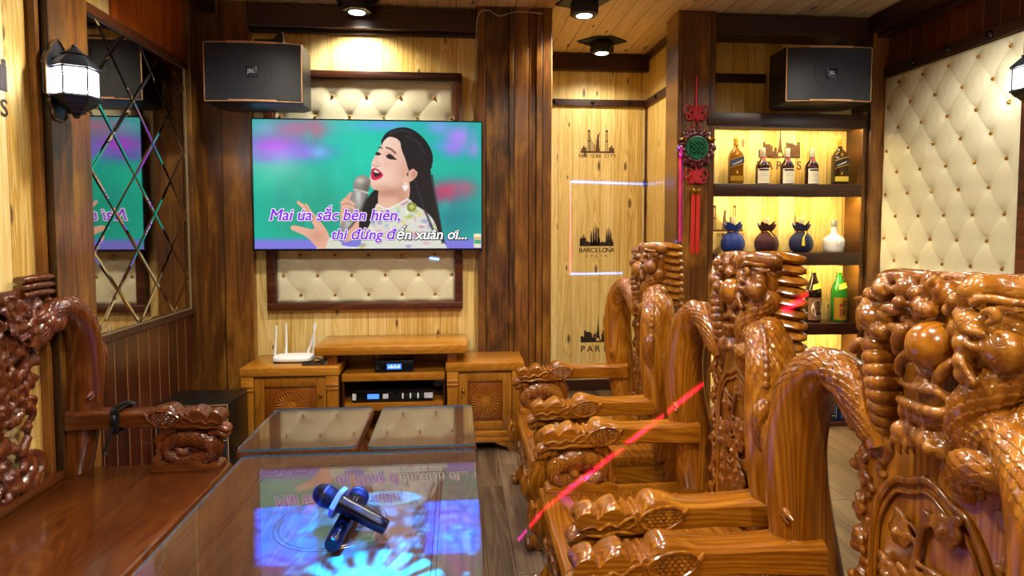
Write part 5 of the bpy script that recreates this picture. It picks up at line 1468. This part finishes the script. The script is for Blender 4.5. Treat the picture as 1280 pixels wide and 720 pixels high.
    T([(0.590, 0.010, 1.205, 0.0101), (0.580, -0.002, 1.228, 0.0113), (0.575, -0.031, 1.250, 0.0126), (0.575, -0.053, 1.254, 0.0113), (0.575, -0.068, 1.243, 0.0113), (0.580, -0.063, 1.223, 0.0076)])
    T([(0.580, -0.043, 1.232, 0.0076), (0.575, -0.069, 1.221, 0.0088), (0.575, -0.095, 1.231, 0.0063)])
    T([(0.575, -0.096, 1.204, 0.0063), (0.570, -0.116, 1.231, 0.0126), (0.570, -0.133, 1.253, 0.0101), (0.580, -0.135, 1.266, 0.0038)])
    T([(0.590, 0.004, 1.185, 0.0076), (0.570, -0.057, 1.190, 0.0082), (0.565, -0.109, 1.199, 0.0088), (0.580, -0.131, 1.189, 0.0101)])
    E((0.575, -0.137, 1.184), (0.011, 0.011, 0.011))
    T([(0.590, 0.007, 1.149, 0.0101), (0.565, -0.065, 1.156, 0.0113), (0.560, -0.123, 1.163, 0.0107), (0.580, -0.138, 1.172, 0.0076)])
    T([(0.580, -0.037, 1.188, 0.0050), (0.575, -0.061, 1.209, 0.0063), (0.570, -0.102, 1.201, 0.0050)])
    E((0.585, -0.011, 1.133), (0.013, 0.013, 0.021))
    E((0.581, -0.037, 1.135), (0.013, 0.013, 0.021))
    E((0.577, -0.062, 1.138), (0.013, 0.013, 0.021))
    E((0.573, -0.086, 1.140), (0.013, 0.013, 0.021))
    E((0.577, -0.099, 1.146), (0.013, 0.013, 0.021))
    E((0.581, -0.112, 1.152), (0.013, 0.013, 0.021))
    E((0.585, -0.125, 1.159), (0.013, 0.013, 0.021))
    E((0.585, -0.008, 1.089), (0.023, 0.023, 0.023))
    E((0.575, -0.007, 1.075), (0.013, 0.013, 0.013))
    E((0.590, -0.029, 1.100), (0.019, 0.019, 0.019))
    E((0.580, -0.053, 1.091), (0.014, 0.014, 0.014))
    E((0.580, -0.027, 1.073), (0.011, 0.011, 0.011))
    E((0.580, -0.084, 1.095), (0.026, 0.026, 0.026))
    E((0.560, -0.107, 1.092), (0.013, 0.013, 0.013))
    E((0.585, -0.110, 1.091), (0.023, 0.029, 0.021))
    E((0.585, -0.057, 1.101), (0.014, 0.014, 0.014))
    T([(0.590, -0.083, 1.110, 0.0113), (0.590, -0.116, 1.113, 0.0151), (0.600, -0.125, 1.092, 0.0139)])
    T([(0.580, 0.009, 1.078, 0.0063), (0.575, 0.010, 1.054, 0.0057), (0.580, 0.007, 1.036, 0.0025)])
    T([(0.580, -0.010, 1.085, 0.0063), (0.575, -0.010, 1.061, 0.0057), (0.580, -0.012, 1.043, 0.0025)])
    T([(0.580, -0.029, 1.091, 0.0063), (0.575, -0.028, 1.068, 0.0057), (0.580, -0.030, 1.050, 0.0025)])
    T([(0.580, -0.046, 1.098, 0.0063), (0.575, -0.046, 1.075, 0.0057), (0.580, -0.048, 1.057, 0.0025)])
    T([(0.630, 0.109, 1.055, 0.0252), (0.630, 0.081, 1.020, 0.0189), (0.640, 0.118, 0.954, 0.0151)])
    T([(0.620, -0.096, 1.081, 0.0252), (0.630, -0.106, 1.046, 0.0189), (0.640, -0.115, 1.022, 0.0164)])
    E((0.620, 0.104, 1.031), (0.010, 0.013, 0.010))
    E((0.620, 0.096, 1.019), (0.010, 0.013, 0.010))
    E((0.620, 0.103, 1.001), (0.010, 0.013, 0.010))
    E((0.620, 0.095, 0.988), (0.010, 0.013, 0.010))
    E((0.620, 0.101, 0.970), (0.010, 0.013, 0.010))
    E((0.620, 0.093, 0.958), (0.010, 0.013, 0.010))
    # backing that ties the carving together, mane combed back and out on either side
    b.prism([(-.20, 1.0), (-.24, 1.12), (-.22, 1.25), (-.25, 1.36), (-.15, 1.385), (.0, 1.385), (.13, 1.37), (.15, 1.25), (.12, 1.12), (.16, 1.0)], .635, .70, 'x')
    b.prism([(-.235, 1.115), (-.245, 1.25), (-.235, 1.40), (-.14, 1.40), (-.14, 1.115)], .64, .715, 'x')
    o = b.build('crest_carving', W['c'], par, remesh=.0034, relax=1, smooth=180)
    for k in range(9):
        z = 1.398 - .0345 * k; b = MB()
        b.tube(spline([(.62, -.16, z), (.66, -.215, z + .004), (.70, -.230 - .005 * min(k, 3), z - .002), (.735, -.245 - .006 * min(k, 3), z - .006)], 16), [.0165] * 11 + [.016, .015, .0135, .011, .008], 8, flat=(1.12, 2.2), up=(.0, -.25, 1)); b.build('mane_lock', W['s'], o, smooth=70)
    for k in range(4):
        z = 1.385 - .042 * k; b = MB()
        b.tube(spline([(.66, .13, z), (.70, .15, z), (.745, .165, z - .006)], 12), [.018] * 8 + [.016, .014, .010, .006], 10, flat=(1.1, 1.7)); b.build('mane_lock', W['s'], o, smooth=70)
    b = MB(); b.ell((.578, -.086, 1.278), .046, n=32, m=20); b.build('pearl', W['z'], o, smooth=180)
    b = MB(); scaled_tube(b, [(.630, .119, 1.275, .028), (.618, .110, 1.235, .034), (.615, .094, 1.17, .0345), (.62, .092, 1.115, .033), (.632, .105, 1.05, .028), (.64, .13, .985, .02)], 120, 36, .026, .007, style='plates', up=(1, 0, 0)); b.build('ribbed_neck', W['s'], o, smooth=70)
    b = MB()
    scaled_tube(b, [(.63, -.240, 1.30, .038), (.62, -.215, 1.255, .040), (.598, -.190, 1.218, .038), (.585, -.166, 1.178, .035), (.59, -.150, 1.13, .031), (.61, -.142, 1.08, .026), (.63, -.14, 1.04, .02)], 130, 44, .0165, .0055)
    scaled_tube(b, [(.62, -.300, 1.20, .042), (.61, -.265, 1.172, .044), (.60, -.225, 1.15, .038), (.605, -.18, 1.135, .028)], 80, 44, .0165, .0055)
    scaled_tube(b, [(.585, -.150, 1.085, .016), (.568, -.175, 1.090, .025), (.562, -.215, 1.098, .030), (.575, -.25, 1.10, .028), (.61, -.28, 1.105, .02)], 80, 36, .0145, .0048); b.build('scaled_body', W['s'], o, smooth=70)
    return o
def seat(par, y0, y1, W):
    b = MB(); P = [(-.025, .385), (-.028, .40), (-.018, .415), (.0, .42), (.69, .42), (.69, .375), (.0, .375), (-.012, .378)]
    b.prism(P, y0, y1, 'y'); b.build('seat_board', W['y'], par, bevel=.003, smooth=40)
    b = MB(); P = [(.0, .376), (-.012, .365), (.0, .35), (.012, .345), (.004, .33), (-.014, .30), (-.016, .26), (.0, .235), (.03, .235), (.04, .376)]
    b.prism(P, y0 + .05, y1 - .05, 'y'); ap = b.build('front_apron', W['y'], par, bevel=.003, smooth=40)
    b = MB(); n = max(1, int((y1 - y0) / .5))
    for k in range(n):
        cy = y0 + (y1 - y0) * (k + .5) / n
        for s in (-1, 1):
            b.tube(spline([(-.016, cy, .30), (-.022, cy + s * .05, .315), (-.022, cy + s * .11, .285), (-.02, cy + s * .16, .27), (-.018, cy + s * .20, .30)], 24), .010, 8); b.ell((-.02, cy + s * .19, .285), (.012, .02, .016))
            b.tube(spline([(-.004, cy, .245), (-.008, cy + s * .07, .225), (-.008, cy + s * .15, .24), (-.006, cy + s * .22, .215)], 20), .013, 8)
        b.ell((-.02, cy, .295), (.014, .026, .022))
    b.build('apron_carving', W['c'], ap, remesh=.005, relax=1, smooth=180)
    for s, yy in ((-1, y0 + .02), (1, y1 - .02)):
        b = MB(); b.box(.06, .64, yy - .018, yy + .018, .24, .376); b.build('side_apron', W['x'], par, bevel=.006)
        b = MB(); P = spline([(.03, .39, .058), (.0, .335, .062), (-.012, .28, .062), (.0, .22, .052), (.022, .16, .042), (.03, .11, .038), (.018, .06, .044), (.0, .03, .046), (.0, .0, .040)], 34)
        b.tube([(p[0] + .02, yy, p[1]) for p in P], [p[2] for p in P], 16, up=(0, 1, 0)); lg = b.build('leg', W['z'], par, smooth=80)
        b = MB()
        for k in range(3): b.tube(spline([(-.045, yy + (k - 1) * .025, .36), (-.062, yy + (k - 1) * .03, .32), (-.058, yy + (k - 1) * .03, .275), (-.036, yy + (k - 1) * .022, .235)], 14), [.010] * 10 + [.009, .008, .006, .004], 8)
        b.ell((-.035, yy, .30), (.012, .05, .05))
        b.build('claw_carving', W['c'], lg, remesh=.005, relax=1, smooth=180)
        b = MB(); b.ell((-.02, yy, .016), (.02, .045, .014))
        for k in range(4): b.ell((-.03, yy + (k - 1.5) * .022, .02), (.022, .011, .019))
        b.build('claw_toes', W['c'], lg, remesh=.005, relax=1, smooth=180)
        b = MB(); P = spline([(.655, .42, .064), (.655, .30, .056), (.66, .16, .044), (.675, .05, .042), (.69, 0, .044)], 20); b.tube([(p[0], yy, p[1]) for p in P], [p[2] for p in P], 14, up=(0, 1, 0)); b.build('leg', W['z'], par, smooth=80)
WO = {'x': 'rose_x', 'y': 'rose_y', 'z': 'rose_z', 'c': 'rose_c', 's': 'rose_s'}
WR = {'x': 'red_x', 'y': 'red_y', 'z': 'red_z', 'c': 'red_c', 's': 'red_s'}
ch = thing('dragon_armchair', 'carved dragon armchair farthest from us, beside the alcove boards', 'armchair', (.355, 3.115, 0), 0, 'carved dragon armchairs')
seat(ch, -.385, .385, WO)
for s in (1, -1):
    arm(ch, s * .345, WO); arm_support(ch, s * .345, WO); post(ch, s, s * .355, WO)
back_panel(ch, WO); crest(ch, WO)
b = MB(); b.prism([(-.20, .40), (-.20, .46), (.20, .46), (.20, .40)], .60, .69, 'x'); b.build('back_rail', 'rose_y', ch, bevel=.005)
for (x, y, lab) in ((.352, 2.06, 'carved dragon armchair in the middle of the three, in front of the bar shelves'), (.30, 1.13, 'carved dragon armchair nearest to us at the right picture edge')):
    c = copy_tree(ch); c.location = (x, y, 0); c['label'] = lab
# ------------------------------------------------------------------ long bench on the left
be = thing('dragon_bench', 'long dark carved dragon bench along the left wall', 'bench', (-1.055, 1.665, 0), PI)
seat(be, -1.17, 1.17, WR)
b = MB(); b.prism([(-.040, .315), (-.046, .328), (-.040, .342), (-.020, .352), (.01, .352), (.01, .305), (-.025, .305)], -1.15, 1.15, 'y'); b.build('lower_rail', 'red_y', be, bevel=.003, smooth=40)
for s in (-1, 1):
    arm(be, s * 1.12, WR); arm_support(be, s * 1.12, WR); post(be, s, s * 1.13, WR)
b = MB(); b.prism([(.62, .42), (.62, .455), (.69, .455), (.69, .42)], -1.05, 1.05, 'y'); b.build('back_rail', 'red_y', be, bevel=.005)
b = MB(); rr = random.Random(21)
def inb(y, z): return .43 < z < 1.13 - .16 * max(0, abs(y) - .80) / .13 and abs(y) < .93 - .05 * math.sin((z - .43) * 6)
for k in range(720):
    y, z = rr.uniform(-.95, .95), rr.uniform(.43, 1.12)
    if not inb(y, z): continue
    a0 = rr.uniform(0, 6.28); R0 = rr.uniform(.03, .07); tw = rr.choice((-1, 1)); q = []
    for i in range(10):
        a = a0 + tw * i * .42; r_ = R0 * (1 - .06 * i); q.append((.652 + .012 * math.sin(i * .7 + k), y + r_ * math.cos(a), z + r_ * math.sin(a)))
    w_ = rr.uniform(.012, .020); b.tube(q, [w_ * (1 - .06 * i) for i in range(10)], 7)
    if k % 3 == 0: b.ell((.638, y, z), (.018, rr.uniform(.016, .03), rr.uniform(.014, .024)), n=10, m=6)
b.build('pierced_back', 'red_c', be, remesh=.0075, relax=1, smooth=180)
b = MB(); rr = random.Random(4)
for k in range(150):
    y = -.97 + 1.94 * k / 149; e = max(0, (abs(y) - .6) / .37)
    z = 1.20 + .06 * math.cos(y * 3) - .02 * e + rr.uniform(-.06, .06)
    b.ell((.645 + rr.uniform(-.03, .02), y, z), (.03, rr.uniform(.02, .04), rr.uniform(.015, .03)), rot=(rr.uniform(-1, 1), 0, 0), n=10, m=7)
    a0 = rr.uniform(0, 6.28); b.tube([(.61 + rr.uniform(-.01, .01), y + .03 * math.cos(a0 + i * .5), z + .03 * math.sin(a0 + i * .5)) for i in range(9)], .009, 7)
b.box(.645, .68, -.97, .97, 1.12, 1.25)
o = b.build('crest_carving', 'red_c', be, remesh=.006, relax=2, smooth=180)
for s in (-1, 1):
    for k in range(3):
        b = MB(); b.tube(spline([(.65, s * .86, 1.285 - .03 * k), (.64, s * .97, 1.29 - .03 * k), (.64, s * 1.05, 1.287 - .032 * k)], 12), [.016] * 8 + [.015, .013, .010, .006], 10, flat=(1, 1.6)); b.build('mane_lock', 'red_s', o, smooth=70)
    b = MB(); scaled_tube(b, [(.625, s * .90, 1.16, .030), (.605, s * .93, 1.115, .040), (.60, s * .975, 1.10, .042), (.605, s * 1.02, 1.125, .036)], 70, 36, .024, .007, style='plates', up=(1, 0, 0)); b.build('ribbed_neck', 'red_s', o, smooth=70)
# black cord tied round the bench arm
b = MB()
for k in range(3):
    L_ = [(-1.49 + .012 * k + .004 * math.sin(a), 2.785 + .058 * max(-1, min(1, 1.5 * math.cos(a))), .655 + .054 * max(-1, min(1, 1.4 * math.sin(a)))) for a in np.linspace(0, 2 * PI, 24)[:-1]]
    b.tube(L_, .007, 6, closed=True)
b.tube(spline([(-1.48, 2.74, .712), (-1.455, 2.73, .722), (-1.42, 2.725, .735), (-1.39, 2.735, .728)], 14), .006, 6); b.tube(spline([(-1.485, 2.725, .63), (-1.50, 2.715, .58), (-1.515, 2.715, .53), (-1.505, 2.71, .515)], 14), .006, 6); b.ell((-1.48, 2.722, .665), (.016, .012, .022))
tag(b.build('tied_cord', 'black'), 'black cord tied round the far arm of the long bench', 'cord')

# ================================================================== laser projector behind us; added blue lamps imitating the screen's reflection
def beam_lamp(name, loc, segs, energy):
    """a lamp that throws thin coloured lines: each segment joins two world points"""
    L = bpy.data.lights.new(name, 'SPOT'); L.energy = energy; L.shadow_soft_size = 0.0; L.use_nodes = True; L.spot_blend = .05
    o = bpy.data.objects.new(name, L); COL.objects.link(o); o.location = loc
    dirs = [(Vector(q) - Vector(loc)).normalized() for s_ in segs for q in s_[:2]]
    ax = sum(dirs, Vector()).normalized(); L.spot_size = 2.3 * max(ax.angle(d) for d in dirs) + .02
    o.rotation_euler = ax.to_track_quat('-Z', 'Y').to_euler()
    nt = L.node_tree; em = nt.nodes['Emission']
    def nd(t, **kw):
        n = nt.nodes.new('ShaderNode' + t)
        for k, v in kw.items(): setattr(n, k, v)
        return n
    tc = nd('NewGeometry')
    def dot(v):
        n = nd('VectorMath', operation='DOT_PRODUCT'); nt.links.new(tc.outputs['Incoming'], n.inputs[0]); n.inputs[1].default_value = v; return n.outputs['Value']
    def m(op, a, b):
        n = nd('Math', operation=op)
        for i, q in enumerate((a, b)):
            if hasattr(q, 'is_output'): nt.links.new(q, n.inputs[i])
            else: n.inputs[i].default_value = q
        return n.outputs[0]
    tot = None
    for A, B, col, w, s in segs:
        a = (Vector(A) - Vector(loc)).normalized(); b = (Vector(B) - Vector(loc)).normalized()
        n = a.cross(b).normalized(); ma = n.cross(a); mb = b.cross(n)
        d = m('ABSOLUTE', dot(n), 0.0)
        core = m('LESS_THAN', d, w); halo = m('MULTIPLY', m('LESS_THAN', d, w * 2.6), .12)
        f = m('MULTIPLY', m('MAXIMUM', core, halo), m('MULTIPLY', m('GREATER_THAN', m('MULTIPLY', dot(ma), SGN), 0.0), m('GREATER_THAN', m('MULTIPLY', dot(mb), SGN), 0.0)))
        v = nd('VectorMath', operation='SCALE'); v.inputs[0].default_value = tuple(c * s for c in col); nt.links.new(f, v.inputs['Scale'])
        if tot is None: tot = v.outputs[0]
        else:
            n_ = nd('VectorMath', operation='ADD'); nt.links.new(tot, n_.inputs[0]); nt.links.new(v.outputs[0], n_.inputs[1]); tot = n_.outputs[0]
    nt.links.new(tot, em.inputs['Color']); em.inputs['Strength'].default_value = 1.0
    return o
SGN = 1
RED, BLU = (1, .01, 1.0), (.03, .12, 1)
LP = (0.02, -.35, 1.75)
PB = ((1.010, 5.4, 1.894), (1.013, 5.4, 1.063))
for g in ([(*PB, (1, .06, .2), .0007, 900)],
          [(PB[0], (1.73, 4.95, 1.86), BLU, .0013, 1500)],
          [(PB[1], (1.62, 5.4, 1.07), BLU, .0010, 1500)],
          [((1.588, 4.25, 2.062), (1.594, 4.25, 1.384), RED, .0013, 900), ((1.54, 4.30, 2.02), (1.59, 4.25, 2.065), BLU, .0012, 900), ((1.50, 4.25, 1.39), (1.594, 4.25, 1.387), BLU, .0012, 900)],
          [((.345, 2.40, .345), (1.02, 2.42, .845), RED, .0016, 800), ((.345, 2.40, .345), (.25, 2.45, .20), RED, .0013, 600)],
          [((1.10, 2.0, 1.185), (1.22, 1.98, 1.265), RED, .0022, 900)],
          [((-.20, 4.33, 1.275), (-.13, 4.33, 1.265), (.12, .25, 1), .0012, 700)]):
    beam_lamp('laser_projector', LP, [(A, B, c, w, s / 100) for A, B, c, w, s in g], 1000)
def added_pattern_lamp(loc, energy):
    """added blue lamp, its pattern stands in for a reflection in the tea table glass: two speckled blocks, a ring and a fan of rays"""
    L = bpy.data.lights.new('added_pattern_lamp', 'SPOT'); L.spot_size = R(42); L.spot_blend = .05; L.energy = energy; L.shadow_soft_size = 0.01; L.use_nodes = True
    o = bpy.data.objects.new('added_pattern_lamp', L); COL.objects.link(o); o.location = loc
    nt = L.node_tree; em = nt.nodes['Emission']
    def nd(t, ins=None, **kw):
        n = nt.nodes.new('ShaderNode' + t)
        for k, v in kw.items(): setattr(n, k, v)
        for k, v in (ins or {}).items():
            if hasattr(v, 'is_output'): nt.links.new(v, n.inputs[k])
            else: n.inputs[k].default_value = v
        return n
    m = lambda op, a, b=0.0: nd('Math', {0: a, 1: b}, operation=op).outputs[0]
    sp = nd('SeparateXYZ', {0: nd('NewGeometry').outputs['Incoming']})
    h = loc[2] - .575
    k = m('DIVIDE', h, m('MAXIMUM', m('MULTIPLY', sp.outputs[2], -SGN), .02))
    down = m('GREATER_THAN', m('MULTIPLY', sp.outputs[2], -SGN), .05)
    x = m('ADD', m('MULTIPLY', m('MULTIPLY', sp.outputs[0], SGN), k), loc[0]); y = m('ADD', m('MULTIPLY', m('MULTIPLY', sp.outputs[1], SGN), k), loc[1])
    xy = nd('CombineXYZ', {0: x, 1: y}).outputs[0]
    def box(x0, x1, y0, y1):
        return m('MULTIPLY', m('MULTIPLY', m('GREATER_THAN', x, x0), m('LESS_THAN', x, x1)), m('MULTIPLY', m('GREATER_THAN', y, y0), m('LESS_THAN', y, y1)))
    def rng(v, a, b): return nd('MapRange', {0: v, 1: a, 2: b}, interpolation_type='SMOOTHSTEP').outputs[0]
    spk = rng(nd('TexNoise', {'Vector': xy, 'Scale': 26.0, 'Detail': 5.0, 'Roughness': .7}).outputs[0], .38, .66)
    def lin(c, k_, y0): return m('ADD', m('MULTIPLY', m('SUBTRACT', y0, y), k_), c)
    def quad(l, r, y0, y1):
        return m('MULTIPLY', m('MULTIPLY', m('GREATER_THAN', x, l), m('LESS_THAN', x, r)), m('MULTIPLY', m('GREATER_THAN', y, y0), m('LESS_THAN', y, y1)))
    blocks = m('MULTIPLY', m('MAXIMUM', quad(lin(-.668, .3175, 2.034), lin(-.47, .22, 2.017), 1.67, 2.025), quad(lin(-.112, .054, 2.026), lin(.068, -.033, 2.01), 1.69, 2.02)), m('ADD', m('MULTIPLY', spk, .85), .16))
    dots = m('MULTIPLY', m('LESS_THAN', nd('TexVoronoi', {'Vector': xy, 'Scale': 30.0}).outputs['Distance'], .17), box(-.50, .04, 1.55, 1.86))
    dx, dy = m('SUBTRACT', x, -.245), m('SUBTRACT', y, 1.51)
    ang = m('ARCTAN2', dy, dx); rad = m('SQRT', m('ADD', m('MULTIPLY', dx, dx), m('MULTIPLY', dy, dy)))
    fan = m('MULTIPLY', rng(m('ABSOLUTE', m('SUBTRACT', ang, PI / 2)), 1.30, 1.15), m('MAXIMUM', m('MULTIPLY', rng(m('SINE', m('MULTIPLY', ang, 19.0)), -.5, .5), m('LESS_THAN', rad, .215)), m('LESS_THAN', rad, .13)))
    rx, ry = m('SUBTRACT', x, -.245), m('SUBTRACT', y, 2.06)
    rr_ = m('SQRT', m('ADD', m('MULTIPLY', rx, rx), m('MULTIPLY', m('MULTIPLY', ry, ry), 5.0)))
    ring = rng(m('ABSOLUTE', m('SUBTRACT', rr_, .10)), .016, .006)
    mist = m('MULTIPLY', m('MULTIPLY', rng(nd('TexNoise', {'Vector': xy, 'Scale': 14.0, 'Detail': 6.0, 'Roughness': .8}).outputs[0], .44, .70), box(-.47, -.11, 1.62, 2.09)), .9)
    blue = nd('VectorMath', {0: (.0, .03, 1.0), 'Scale': m('ADD', blocks, m('MULTIPLY', mist, .5))}, operation='SCALE').outputs[0]
    cy = nd('VectorMath', {0: (.0, .15, 1.0), 'Scale': m('ADD', m('ADD', fan, m('MULTIPLY', ring, .5)), m('ADD', m('MULTIPLY', dots, .8), m('MULTIPLY', mist, .5)))}, operation='SCALE').outputs[0]
    s = nd('VectorMath', {0: blue, 1: cy}, operation='ADD').outputs[0]
    s = nd('VectorMath', {0: s, 'Scale': down}, operation='SCALE').outputs[0]
    nt.links.new(s, em.inputs['Color']); em.inputs['Strength'].default_value = 620
    return o
added_pattern_lamp((-.35, 1.55, 2.85), 100)
# added unseen lamp for the blue-violet glints on the wood
L = bpy.data.lights.new('added_blue_wash', 'SPOT'); L.energy = 32; L.color = (.12, .15, 1.0); L.shadow_soft_size = .09; L.spot_size = R(92); L.spot_blend = .5
lo = bpy.data.objects.new('added_blue_wash', L); COL.objects.link(lo); lo.location = (-.3, 2.4, 2.85)
